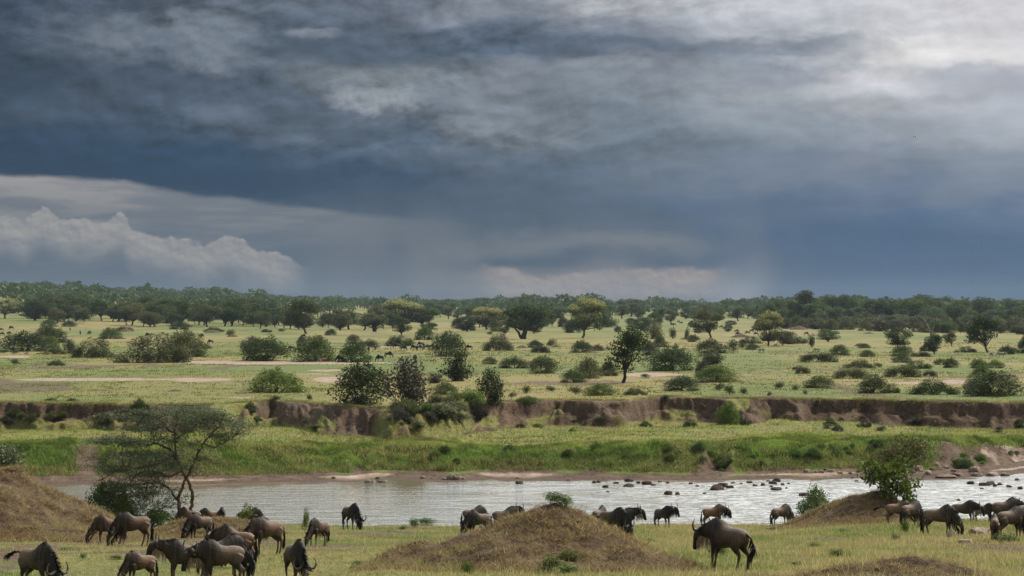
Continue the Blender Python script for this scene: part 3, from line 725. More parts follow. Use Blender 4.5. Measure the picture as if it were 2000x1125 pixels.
# dead tree (1795-1845)
def dead_tree():
    x, y, z = locate(1820, 672, 206, 1500); s = y/F; rg = np.random.default_rng(3)
    o = bpy.data.objects.new('dead_tree', None); C.objects.link(o); o.location = (x, y, z)
    pts = lambda *a: [((px-1820)*s, dy*s, (672-r)*s) for px, r, dy in a]
    ps = [(pts((1820,675,0),(1818,650,0),(1810,632,3),(1804,622,5),(1795,616,8)), (4,3.2,2.2,1.5,.8)),
          (pts((1818,655,0),(1822,640,-3),(1829,625,-4),(1835,624,-6),(1845,622,-8)), (2.8,2.2,1.6,1.1,.6)),
          (pts((1810,632,3),(1808,622,2),(1807,612,0),(1806,606,0)), (1.5,1.1,.8,.5)),
          (pts((1814,642,2),(1806,640,8),(1800,634,12)), (1.5,.9,.5)), (pts((1829,626,-4),(1827,616,-2),(1828,610,0)), (1.1,.8,.4))]
    for i, (p, r) in enumerate(ps):
        v, f = tube(p, np.array(r)*s*.62, 6)
        link('trunk' if i == 0 else 'branch', mesh_np('dead_branch', v, f, True), DEADW, o)
    tag(o, 'bare dead tree with pale forked branches before the right treeline', 'tree')
    LAND.append(('the bare dead tree', 1820, 672))
dead_tree()

# ---- bushes: kind, leaf, px, base row, width, height [, label, landmark]
Bs = [
 ('bush','dark',48,686,82,36,'large dark green bush at the left edge of the plain','the left-edge dark bush'),
 ('bush','dark',97,669,60,33),('bush','bright',98,680,32,22),('bush','green',96,638,28,14),('bush','dark',135,638,26,11),
 ('bush','green',215,662,38,21),('wide','grey',243,648,32,10),('wide','olive',186,698,84,35,'long olive bush in front of the impala herd','the long olive bush'),
 ('twiggy','grey',136,690,24,26),('bush','dark',353,643,36,15),
 ('wide','olive',298,708,134,52,'very long pale olive thicket, largest of the left plain','the very long pale olive thicket'),
 ('bush','olive',362,697,76,50),('bush','green',403,681,16,8),('sprig','green',29,712,20,11),('wide','olive',110,714,32,11),
 ('wide','green',108,692,40,13),('sprig','green',8,690,22,8),('sprig','olive',28,691,14,7),('sprig','green',175,653,10,7),
 ('wide','green',418,648,38,9),('sprig','green',449,656,18,13),('wide','green',520,649,20,6),('sprig','green',550,648,12,6),
 ('bush','green',522,704,84,44,'broad ragged green bush left of the bushy cone-shaped one','the broad ragged green bush'),('twiggy','grey',488,692,34,34),
 ('bush','green',617,706,66,48,'cone-shaped grey-green bush in the middle of the left plain','the cone-shaped grey-green bush'),('bush','grey',590,676,18,20),
 ('bush','green',691,707,50,38),('bush','olive',690,671,24,17),('wide','olive',719,678,40,15),('wide','green',779,676,52,19),
 ('bush','dark',646,655,21,12),
 ('bush','bright',540,766,94,44,'bright green dome bush alone above the cut bank','the bright green dome bush'),
 ('bush','dark',708,790,92,80,'largest dark glossy bush standing at the cut bank','the largest cut-bank bush'),
 ('twiggy','grey',794,794,84,92,'grey twiggy half-bare bush beside the largest dark bush','the grey twiggy bush'),
 ('sprig','bright',721,706,14,12),
 ('bush','bright',829,664,34,26,'compact rounded bright bush between two trees',None),
 ('bush','green',876,696,60,46,'tall grey-green bush with a pointed crown, mid plain','the pointed grey-green bush'),
 ('twiggy','dark',892,744,58,58,'dark ragged thorn bush with bare base in mid plain','the dark ragged thorn bush'),
 ('twiggy','dark',957,788,54,66,'dark upright bush with dry twigs at the cut bank','the dark upright bush'),
 ('wide','olive',973,685,54,32),('bush','green',957,711,26,14),('bush','green',1005,719,52,20),
 ('bush','green',1060,729,52,32,'lone dome-shaped green bush on pale grass','the lone dome-shaped green bush'),
 ('bush','dark',1046,679,26,14),('wide','dark',1056,689,34,14),('sprig','olive',1076,677,18,15),
 ('bush','dark',1137,689,40,23),('bush','olive',1168,685,22,12),('bush','olive',1150,739,46,38),('bush','green',1120,747,46,24),
 ('bush','dark',1187,734,30,26),('bush','bright',1173,772,56,22),('sprig','green',1124,770,26,16),('sprig','green',1029,768,18,15),
 ('sprig','green',1076,764,18,10),('bush','dark',914,646,26,17),('twiggy','grey',850,748,36,20),('sprig','dark',958,654,9,6),
 ('bush','dark',1312,724,84,47,'largest dense dark bush on the middle plain','the largest dense dark bush'),
 ('bush','dark',1331,763,60,28),('bush','grey',1374,737,28,32),('bush','bright',1398,746,72,32,'spreading fresh green bush right of the grey one','the spreading fresh green bush'),
 ('bush','dark',1387,690,52,26),('twiggy','dark',1386,712,48,27),('bush','green',1355,668,22,14),('wide','dark',1466,671,40,14),
 ('bush','green',1470,683,24,12),('wide','dark',1598,707,72,19,'long low dark green thicket on the right plain','the long low dark thicket'),
 ('bush','green',1600,757,52,22),('wide','olive',1567,730,28,14),('sprig','green',1405,762,20,14),('sprig','green',1424,771,20,20),
 ('sprig','green',1452,771,16,14),('sprig','green',1523,760,20,14),('sprig','green',1553,762,13,10),('sprig','green',1502,773,9,8),
 ('sprig','grey',1573,771,10,9),('sprig','green',1260,738,16,8),('bush','grey',1268,694,30,27),('bush','dark',1289,678,24,20),
 ('twiggy','olive',1278,662,34,30),('sprig','dark',1313,662,16,22),('sprig','dark',1341,664,9,24),('sprig','green',1433,690,18,26),('sprig','dark',1449,681,14,14),
 ('bush','green',1640,694,34,20),('bush','green',1694,697,28,13),('bush','green',1762,696,38,21),('bush','green',1760,708,36,14),
 ('wide','olive',1678,719,54,16),('wide','olive',1662,740,64,22),
 ('bush','green',1706,768,54,34,'dark domed bush with a low tail, right of centre','the low-tailed domed bush'),('wide','green',1740,768,32,18),
 ('wide','green',1823,770,88,28,'long rounded green bush near the cut bank, right','the long rounded green bush'),
 ('bush','green',1944,773,100,46,'biggest green bush near the right edge of the plain','the biggest right-edge bush'),('bush','dark',1906,769,40,28),
 ('bush','bright',1916,742,38,28),('bush','bright',1912,719,34,17),('bush','bright',1945,719,32,15),
 ('bush','green',1857,718,28,18),('bush','bright',1836,712,26,11),('wide','green',1788,720,58,16),('wide','green',1762,737,66,22),
 ('wide','olive',1816,735,26,12),('wide','green',1886,688,40,11),('bush','green',1967,692,30,16),('sprig','olive',1716,717,16,9),
 ('wide','dark',1812,686,30,16),('wide','green',1800,697,36,10),('twiggy','grey',1540,672,40,22),('bush','green',1980,690,22,10),
 ('bush','dark',2003,690,28,34),('wide','green',1560,671,30,12),('bush','green',1688,680,22,9),('wide','olive',1560,722,24,8),
 ('sprig','green',1300,780,14,9),('sprig','green',1000,776,16,10),('bush','bright',1030,790,40,14),('wide','olive',1240,772,44,14),
 ('bush','green',272,803,30,30,'small dark bush on the lip of the cut bank behind the acacia',None),('sprig','green',245,806,22,14),
 ('bush','green',870,770,44,22),('wide','bright',910,788,70,26),('wide','olive',860,790,50,20),('sprig','green',604,782,12,12),
 ('sprig','olive',538,786,20,10),('bush','dark',490,806,22,20),('sprig','dark',98,784,22,7),('sprig','dark',138,785,18,7),
]
AD = {'dark': 'dark green', 'green': 'green', 'bright': 'bright green', 'olive': 'olive', 'grey': 'grey-brown'}
for t in Bs:
    kd, lf, px, row, w, h = t[:6]
    size = 'tiny' if w < 20 else 'small' if w < 34 else 'medium' if w < 60 else 'large'
    shape = {'bush': 'rounded bush', 'wide': 'low straggly bush', 'twiggy': 'twiggy thorn bush', 'sprig': 'tufted shrub'}[kd]
    lo, hi = (204, 1500)
    pxplant(kd, lf, px, row, w, h, {'sprig': 'small_shrub', 'twiggy': 'thorn_bush'}.get(kd, 'bush'), 'bush', lo=lo, hi=hi,
            label=t[6] if len(t) > 6 else None, words=f"{size} {AD[lf]} {shape}")
    if len(t) > 7 and t[7]: LAND.append((t[7], px, row))
# bush on the slope of the cut bank
pxplant('bush', 'bright', 1423, 829, 40, 42, 'bush', 'bush', lo=212, hi=236, label='fresh green bush growing on the bare face of the cut bank')

# ---- left grove, middle savanna and right treeline: many trees of their own
rg = np.random.default_rng(77)
def scatter(n, px0, px1, r0f, hts, kinds, leafs, name, words, ratio=(.9, 1.35), lo=700, hi=3200, minsep=9):
    done = []
    tries = 0
    while len(done) < n and tries < n*30:
        tries += 1
        px = rg.uniform(px0, px1); row = r0f(px)
        if any(abs(px-a) < minsep and abs(row-b) < 4 for a, b in done): continue
        done.append((px, row))
    for px, row in done:
        h = rg.uniform(*hts); w = h*rg.uniform(*ratio)
        lf = leafs[rg.integers(len(leafs))]
        pxplant(kinds[rg.integers(len(kinds))], lf, px, row, w, h, name, 'tree' if 'tree' in name else 'bush', lo=lo, hi=hi, words=words(lf, h))
U = rg.uniform
adj = lambda lf, h: f"{'tall' if h > 33 else 'short' if h < 20 else 'mid-sized'} {({'dark':'dark green','green':'green','flower':'pale-topped','olive':'olive','far':'grey-green','grey':'brownish'})[lf]}"
scatter(62, 50, 580, lambda p: 635+U(-14, 4)+(-7 if p < 200 else 0), (24, 44), ['round', 'umbrella', 'umbrella'], ['green', 'dark', 'green', 'olive'], 'savanna_tree', lambda l, h: adj(l, h)+' tree', minsep=7)
scatter(22, 0, 420, lambda p: 606+U(-6, 6), (12, 22), ['umbrella', 'round', 'tall'], ['far', 'green', 'far'], 'savanna_tree', lambda l, h: adj(l, h)+' slope tree')
scatter(22, 505, 780, lambda p: 642+U(-8, 3), (20, 38), ['round', 'tall', 'umbrella'], ['dark', 'green', 'olive'], 'savanna_tree', lambda l, h: adj(l, h)+' tree')
scatter(28, 830, 1270, lambda p: 646+U(-14, 6), (14, 32), ['round', 'umbrella', 'bush'], ['dark', 'green', 'olive'], 'savanna_tree', lambda l, h: adj(l, h)+' tree')
scatter(90, 760, 1560, lambda p: 616+U(-11, 12), (14, 28), ['umbrella', 'round', 'tall'], ['far', 'green', 'far', 'olive'], 'savanna_tree', lambda l, h: adj(l, h)+' distant tree', lo=900)
scatter(64, 1490, 2050, lambda p: 636-.004*(p-1500)+U(-9, 2), (24, 54), ['tall', 'fig', 'umbrella', 'round'], ['dark', 'green', 'green', 'far'], 'woodland_tree', lambda l, h: adj(l, h)+' treeline tree', ratio=(.8, 1.15))
scatter(74, 1500, 2050, lambda p: 640+(p-1550)*.022+U(-7, 4), (14, 27), ['bush', 'round', 'twiggy'], ['olive', 'grey', 'olive', 'green'], 'scrub_bush', lambda l, h: ('grey-brown' if l == 'grey' else l)+' scrub bush', ratio=(1.1, 1.9))
scatter(16, 1120, 1620, lambda p: 640+U(-6, 9), (9, 17), ['bush', 'round', 'sprig'], ['green', 'olive', 'dark'], 'scrub_bush', lambda l, h: ('dark green' if l == 'dark' else l)+' scrub bush', ratio=(1.0, 1.7))

# ---- far woodland on the rising ground: reads as one mass
def far_wood():
    rg = np.random.default_rng(9); Vs = []; Fs = []; Cs = []; o = 0
    def tree(x, y, z, h, w):
        nonlocal o
        n = int(105)
        d = rg.normal(size=(n, 3)); d /= np.linalg.norm(d, axis=1)[:, None]; d[:, 2] = np.abs(d[:, 2])*1.15-.5
        P = np.array([x, y, z+h*.52])+d*np.array([w*.5, w*.5, h*.48])*rg.uniform(.6, 1.05, n)[:, None]
        V, Fq = cards(P, d, w*.13, rg, 1.2, .6)
        c = np.zeros((n, 4)); c[:, 0] = rg.random(n)*.6+rg.random()*.4; c[:, 1] = 0; c[:, 3] = 1
        Vs.append(V); Fs.append(Fq+o); Cs.append(np.repeat(c, 4, 0)); o += len(V)
        tv, tf = tube([(x, y, z-.3), (x, y, z+h*.5)], [w*.03, w*.02], 3)
        Vs.append(tv); Fs.append(tf+o); Cs.append(np.tile([0, 0, 0, 1.], (len(tv), 1))); o += len(tv)
    k = 0
    while k < 2300:
        D = math.exp(rg.uniform(math.log(1350), math.log(3600))); px = rg.uniform(-700, 1560)
        dens = float(np.interp(px, [-700, 300, 900, 1560], [1, 1, .75, .30]))*float(np.interp(D, [1350, 1650, 2000, 3600], [.10, .3, 1, 1]))
        cl = float(vn(np.array([px/90.]), np.array([D/420.]), 71)[0])
        if rg.random() > dens*(.75+cl*1.3): continue
        x = (px-1000)/F*D; z = float(terrain(np.array([x]), np.array([D]))[0])
        h = rg.uniform(6, 11.5)*(1 if rg.random() < .92 else 1.55); tree(x, D, z, h, h*rg.uniform(.9, 1.5)); k += 1
    for i in range(420):
        D = rg.uniform(1350, 2600); px = rg.uniform(1480, 2900); x = (px-1000)/F*D
        z = float(terrain(np.array([x]), np.array([D]))[0]); h = rg.uniform(12, 18); tree(x, D, z, h, h*rg.uniform(.8, 1.2))
    o_ = link('distant_woodland', mesh_np('distant_woodland', np.concatenate(Vs), np.concatenate(Fs), False, np.concatenate(Cs)), LEAF['far'])
    tag(o_, 'distant grey-green acacia woodland covering the far rising ground', 'woodland', kind='stuff')
far_wood()

# ---- labels for the plants that have none yet: size and colour, then which side of which landmark
def auto_labels():
    todo = [v for v in VEG if not v['label']]
    buckets = {}
    for v in todo:
        best = min(LAND, key=lambda L: math.hypot((v['px']-L[1]), 3.5*(v['row']-L[2])))
        dxp = v['px']-best[1]; dr = v['row']-best[2]
        if abs(dxp) < 14: side = 'in front of' if dr > 0 else 'behind'
        else:
            side = ('right of' if dxp > 0 else 'left of')
            if dr < -7: side = 'up '+side
            elif dr > 7: side = 'down '+side
        v['dist'] = math.hypot(dxp, 3.5*dr)
        buckets.setdefault((v['words'], side, best[0]), []).append(v)
    ords = ['nearest', 'second', 'third', 'fourth', 'fifth', 'sixth', 'seventh', 'eighth', 'ninth', 'tenth', 'eleventh', 'twelfth']
    for (w, side, land), vs in buckets.items():
        vs.sort(key=lambda v: v['dist'])
        for i, v in enumerate(vs):
            v['o']['label'] = f"{w} {side} {land}" if len(vs) == 1 else f"{ords[min(i, 11)]} {w} {side} {land}"
            g = 'trees of the far plain' if v['o']['category'] == 'tree' else 'bushes of the far plain'
            v['o']['group'] = g
auto_labels()

# ------------------------------------------------------------------ termite mounds of the near bank
def mat_mound(name, a, b, strawf=.5):
    m, B, bs = pri(name, .95)
    g = B.n('ShaderNodeNewGeometry'); pos = g.outputs['Position']
    n1 = B.noise(pos, 1.6, 5, .65); n2 = B.noise(pos, 7.0, 5, .7); n3 = B.noise(pos, 22.0, 3, .6)
    c = B.mix(B.sm(n2, .32, .68), a, b)
    c = B.mix(B.m('MULTIPLY', B.sm(B.m('ADD', n1, B.m('MULTIPLY', n3, .35)), .58, .78), strawf), c, (.23,.175,.085))
    B.l(c, bs.inputs['Base Color'])
    bp = B.n('ShaderNodeBump'); bp.inputs['Strength'].default_value = 1; bp.inputs['Distance'].default_value = .12
    B.l(B.m('ADD', n2, B.m('MULTIPLY', n3, .4)), bp.inputs['Height']); B.l(bp.outputs[0], bs.inputs['Normal'])
    return m
MM = mat_mound('mound_earth', (.050,.029,.018), (.135,.084,.050))
MM2 = mat_mound('mound_earth_dark', (.045,.028,.018), (.12,.078,.048), .3)
MOUNDS = []
def mound(cx, D, peak_row, prof_l, prof_r, name, label, depth=1.0, mat=MM, n=120, seed=1):
    """profile: list of (distance m, fraction of height) to each side of the peak"""
    x0, y0, z0 = ground_at(cx, D)
    H = CAMZ-(peak_row-HOR)*D/F - z0
    Rm = max(prof_l[-1][0], prof_r[-1][0])
    g = np.linspace(-Rm*1.05, Rm*1.05, n)
    gx, gy = np.meshgrid(g, g*depth)
    r = np.hypot(gx, gy/depth); ca = gx/(r+1e-6)
    w = .5+.5*ca
    r2 = r*(1+.16*vn(np.arctan2(gy, gx)*1.3+seed, r*.3, 80+seed)*2)
    hl = np.interp(r2, [a for a, b in prof_l], [b for a, b in prof_l]); hr = np.interp(r2, [a for a, b in prof_r], [b for a, b in prof_r])
    h = (hl*(1-w)+hr*w)
    zg = terrain(x0+gx, y0+gy)
    z = np.where(h > 0, zg*(1-h)+(z0)*h, zg) + h*H + (.20*fbm(gx/.6, gy/.35, 81+seed, 4)+.18*fbm(gx/2.0, gy/2.0, 84+seed, 2))*sst(h, .0, .2) - .10*(1-sst(h, 0, .04))
    V = np.stack([gx, gy, z-z0], -1).reshape(-1, 3); idx = np.arange(n*n).reshape(n, n)
    Fq = np.stack([idx[:-1, :-1], idx[:-1, 1:], idx[1:, 1:], idx[1:, :-1]], -1).reshape(-1, 4)
    keep = (h.reshape(-1)[Fq].max(1) > .001); Fq = Fq[keep]
    o = link(name, mesh_np(name, V, Fq, True), mat, None, (x0, y0, z0)); tag(o, label, 'mound')
    MOUNDS.append((x0, y0, gx, gy, z, h, Rm, depth))
    return o
mound(1088, 62, 986, [(0,1),(.4,.98),(1.15,.77),(2.3,.48),(3.4,.26),(4.6,.06),(5.3,0)], [(0,1),(.35,.97),(.75,.82),(1.5,.58),(2.3,.34),(3.2,.12),(4.0,0)], 'termite_mound', 'large grassy brown earth mound at the bottom centre, tufts of green on top', .9, seed=2)
mound(22, 96, 916, [(0,1),(1,.98),(3,.9),(6,.4),(8,0)], [(0,1),(.4,.98),(1.0,.80),(2.0,.60),(3.2,.42),(4.3,.22),(5.3,.07),(6.3,0)], 'termite_mound', 'tall bare reddish earth mound rising at the left edge of the near bank', .75, MM, seed=5)
mound(1728, 117, 955, [(0,1),(.5,.94),(1.5,.76),(2.6,.52),(3.7,.26),(4.6,.08),(5.4,0)], [(0,1),(.25,.9),(.8,.62),(1.4,.38),(2.1,.15),(3,0)], 'termite_mound', 'smooth brown mound with a leafy tree growing from its right shoulder', .8, seed=7)
mound(1775, 53.5, 1077, [(0,1),(.3,.92),(.8,.60),(1.3,.30),(2.0,.1),(2.5,0)], [(0,1),(.3,.85),(.7,.55),(1.2,.22),(1.8,0)], 'termite_mound', 'small dark crumbly mound cut off by the bottom edge, right', .9, MM2, seed=9)
mound(392, 101, 1013, [(0,1),(.8,.9),(1.8,.45),(2.8,0)], [(0,1),(.9,.93),(1.8,.7),(2.8,.35),(4.0,0)], 'termite_mound', 'low straw-coloured rise behind the wildebeest group, left', .7, seed=11)
def surf(x, y):
    """surface height including the mounds"""
    z = terrain(x, y)
    for (x0, y0, gx, gy, mz, h, Rm, dp) in MOUNDS:
        n = gx.shape[0]; u = (x-x0+Rm*1.05)/(2*Rm*1.05)*(n-1); v = (y-y0+Rm*1.05*dp)/(2*Rm*1.05*dp)*(n-1)
        ok = (u > 0) & (u < n-1.01) & (v > 0) & (v < n-1.01)
        i = np.clip(np.round(u).astype(int), 0, n-1); j = np.clip(np.round(v).astype(int), 0, n-1)
        mzv = mz[j, i]; hv = h[j, i]
        z = np.where(ok & (hv > .005), np.maximum(z, mzv), z)
    return z
def mound_h(x, y):
    t = np.zeros_like(x)
    for (x0, y0, gx, gy, mz, h, Rm, dp) in MOUNDS:
        n = gx.shape[0]; u = (x-x0+Rm*1.05)/(2*Rm*1.05)*(n-1); v = (y-y0+Rm*1.05*dp)/(2*Rm*1.05*dp)*(n-1)
        ok = (u > 0) & (u < n-1.01) & (v > 0) & (v < n-1.01)
        t = np.maximum(t, np.where(ok, h[np.clip(np.round(v).astype(int), 0, n-1), np.clip(np.round(u).astype(int), 0, n-1)], 0))
    return t
# small distant mounds on the plain
for (px, row, w, h) in [(110,648,22,5),(126,651,22,4),(245,648,30,7),(236,662,22,5),(415,650,34,7),(454,658,22,6),(1560,644,34,8),(1446,659,36,9),(1680,676,26,7),(1515,676,14,5),(1056,688,34,7),(1086,678,18,5),(1150,689,40,6),(1180,684,26,4),(1020,680,24,6),(343,764,30,5),(114,785,30,4),(200,787,60,3),(1706,735,26,6),(1340,663,24,5),(1697,652,22,4)]:
    x, y, z = locate(px, row, 206, 1500); s = y/F; n = 22; rr = np.random.default_rng(px)
    g = np.linspace(-1, 1, n); gx, gy = np.meshgrid(g, g); r = np.hypot(gx, gy)
    hh = np.clip(1-r**1.3+.25*fbm(gx*2+px, gy*2, 3, 3), 0, 1)*(r < 1)
    V = np.stack([gx*w*s*.55, gy*w*s*.55, hh*h*s-.02], -1).reshape(-1, 3); idx = np.arange(n*n).reshape(n, n)
    Fq = np.stack([idx[:-1, :-1], idx[:-1, 1:], idx[1:, 1:], idx[1:, :-1]], -1).reshape(-1, 4); Fq = Fq[(hh.reshape(-1)[Fq].max(1) > .01)]
    o = link('earth_mound', mesh_np('earth_mound', V, Fq, True), MM2, None, (x, y, z))
    o['category'] = 'mound'
    VEG.append(dict(o=o, px=px, row=row, words=('wide' if w > 27 else 'small')+' bare earth heap', land=None, label=None, grp='earth heaps on the far plain'))

# ------------------------------------------------------------------ rocks
def mat_rock(name, a, b):
    m, B, bs = pri(name, .8)
    g = B.n('ShaderNodeNewGeometry'); n2 = B.noise(g.outputs['Position'], 5.0, 5, .65)
    B.l(B.mix(B.sm(n2, .35, .65), a, b), bs.inputs['Base Color'])
    bp = B.n('ShaderNodeBump'); bp.inputs['Strength'].default_value = .8; bp.inputs['Distance'].default_value = .05
    B.l(n2, bp.inputs['Height']); B.l(bp.outputs[0], bs.inputs['Normal'])
    return m
ROCKW = mat_rock('rock_wet', (.030,.022,.018), (.11,.078,.06)); ROCKP = mat_rock('rock_pale', (.20,.145,.11), (.40,.31,.25)); ROCKM = mat_rock('rock_bank', (.12,.085,.065), (.28,.21,.16))
def rock_mesh(seed):
    import bmesh
    bm = bmesh.new(); bmesh.ops.create_icosphere(bm, subdivisions=3, radius=1)
    rg = np.random.default_rng(seed); pl = rg.normal(size=(9, 3)); pl /= np.linalg.norm(pl, axis=1)[:, None]; dd = rg.uniform(.55, .85, 9)
    for v in bm.verts:
        c = np.array(v.co); 
        for p, d in zip(pl, dd):
            t = c@p
            if t > d: c = c-p*(t-d)*.85
        c *= 1+.10*float(vn(np.array([c[0]*2.3+seed]), np.array([c[1]*2.3+c[2]*1.7]), 90)[0])*2
        v.co = c
    me = bpy.data.meshes.new('rock'); bm.to_mesh(me); bm.free()
    me.polygons.foreach_set('use_smooth', [False]*len(me.polygons)); return me
ROCKS = [rock_mesh(i) for i in range(5)]
RK = [(1014,944,14,6,'w'),(1160,943,9,5,'w'),(1170,942,11,6,'w'),(1183,952,12,6,'w'),(1187,961,6,3,'w'),(1203,944,12,4,'w'),(1227,940,17,8,'w'),(1227,950,19,7,'w'),(1247,944,9,5,'w'),(1263,946,18,9,'w'),(1276,948,10,4,'w'),(1288,941,8,3,'w'),(1304,944,7,4,'w'),
 (1306,966,15,9,'w'),(1323,966,10,7,'w'),(1349,945,8,4,'w'),(1362,950,8,4,'w'),(1398,956,26,12,'w'),(1412,951,20,10,'w'),(1425,953,14,7,'w'),(1376,964,8,3,'w'),(1432,944,9,4,'w'),(1447,945,7,3,'w'),(1463,943,12,5,'w'),(1474,949,10,5,'w'),(1490,948,9,6,'w'),(1500,940,7,3,'w'),
 (1516,940,14,8,'w'),(1510,945,15,7,'w'),(1528,947,9,5,'w'),(1516,957,20,7,'w'),(1506,951,8,4,'w'),(1536,954,6,4,'w'),(1540,945,5,3,'w'),(1570,968,20,8,'w'),(1672,940,9,3,'w'),(1664,934,7,3,'w'),
 (1795,937,14,4,'w'),(1896,945,14,7,'w'),(1922,948,20,8,'w'),(1934,946,17,8,'w'),(1942,950,8,7,'w'),(1952,947,9,5,'w'),(1970,951,12,5,'w'),(1992,955,12,7,'w'),(1917,955,7,3,'w'),(1986,938,9,5,'w'),(1871,977,9,4,'w'),(1810,930,9,4,'w'),
 (1792,917,18,11,'p'),(1813,926,14,8,'p'),(1831,909,9,8,'p'),(1846,913,11,6,'p'),(1903,920,20,11,'p'),(1906,928,20,7,'p'),(1938,929,22,8,'p'),(1961,929,20,8,'m'),(1846,931,34,6,'m'),(1868,928,18,6,'m'),(1624,921,14,7,'p'),(1576,922,12,7,'p'),(1603,923,13,5,'m'),(1594,922,8,4,'m'),(1612,917,7,4,'m'),(1640,924,9,4,'m'),(1660,925,8,4,'m'),(1780,922,12,6,'m'),(1800,921,9,5,'m'),(1822,917,12,5,'m'),(1862,920,12,5,'m'),(1880,914,9,5,'m'),
 (868,936,10,4,'m'),(882,936,16,11,'m'),(893,937,18,9,'m'),(904,937,12,6,'m'),(826,934,9,5,'p'),(718,943,14,8,'m'),(729,943,11,7,'m'),(749,943,20,6,'m'),(738,935,8,5,'m'),(652,934,9,5,'m'),(846,935,6,3,'m'),(1010,935,7,4,'m'),(1110,938,9,4,'m')]
for i, (px, row, w, h, k) in enumerate(RK):
    x, y, z = locate(px, row, 150, 215) ; 
    if k == 'w':
        y = CAMZ*F/(row-HOR); x = (px-1000)/F*y; z = 0
    s = y/F
    o = bpy.data.objects.new('river_rock' if k == 'w' else 'bank_rock', mesh_with(ROCKS[i % 5], {'w': ROCKW, 'p': ROCKP, 'm': ROCKM}[k])); C.objects.link(o)
    o.location = (x, y, z+.12*h*s); o.scale = (w*s*.62, w*s*.5, h*s*.85); o.rotation_euler = (0, 0, (i*2.3) % 6.28 if w < 14 else (i % 3)*.2)
    o['category'] = 'rock'
    VEG.append(dict(o=o, px=px, row=row, words={'w': 'dark wet river rock', 'p': 'pale bank boulder', 'm': 'brown shore rock'}[k] if w < 13 else {'w': 'big dark river rock', 'p': 'big pale boulder', 'm': 'big brown shore rock'}[k], land=None, label=None, grp='rocks along the river'))
for px, row, w, h, lab in [(1857,1052,17,19,'upright pink-brown stone in the grass before the grazing wildebeest'),(1884,1060,26,9,'flat pale stone lying in the grass, right meadow'),(1882,1054,9,8,'small pink stone resting against the flat pale stone'),(1910,1045,34,16,'broad pale boulder beside the young wildebeest seen from behind'),(1926,1042,14,12,'narrow pale boulder right of the broad one'),(1686,1049,8,6,'left one of two small pinkish stones before the tree mound'),(1700,1049,8,6,'small pinkish stone left of the leafy weed'),(1817,1060,9,7,'small pink stone in open grass, right meadow'),(1778,1050,9,4,'small white flat stone near the leafy weed'),(1811,1041,6,3,'tiny white stone under the grazing bull'),(1708,1077,7,5,'little white stone above the small dark mound')]:
    x, y, z = locate(px, row, 50, 126); s = y/F
    o = bpy.data.objects.new('field_stone', mesh_with(ROCKS[px % 5], ROCKP)); C.objects.link(o)
    o.location = (x, y, z+.2*h*s); o.scale = (w*s*.6, w*s*.5, h*s*.8); tag(o, lab, 'stone', 'stones in the grass')

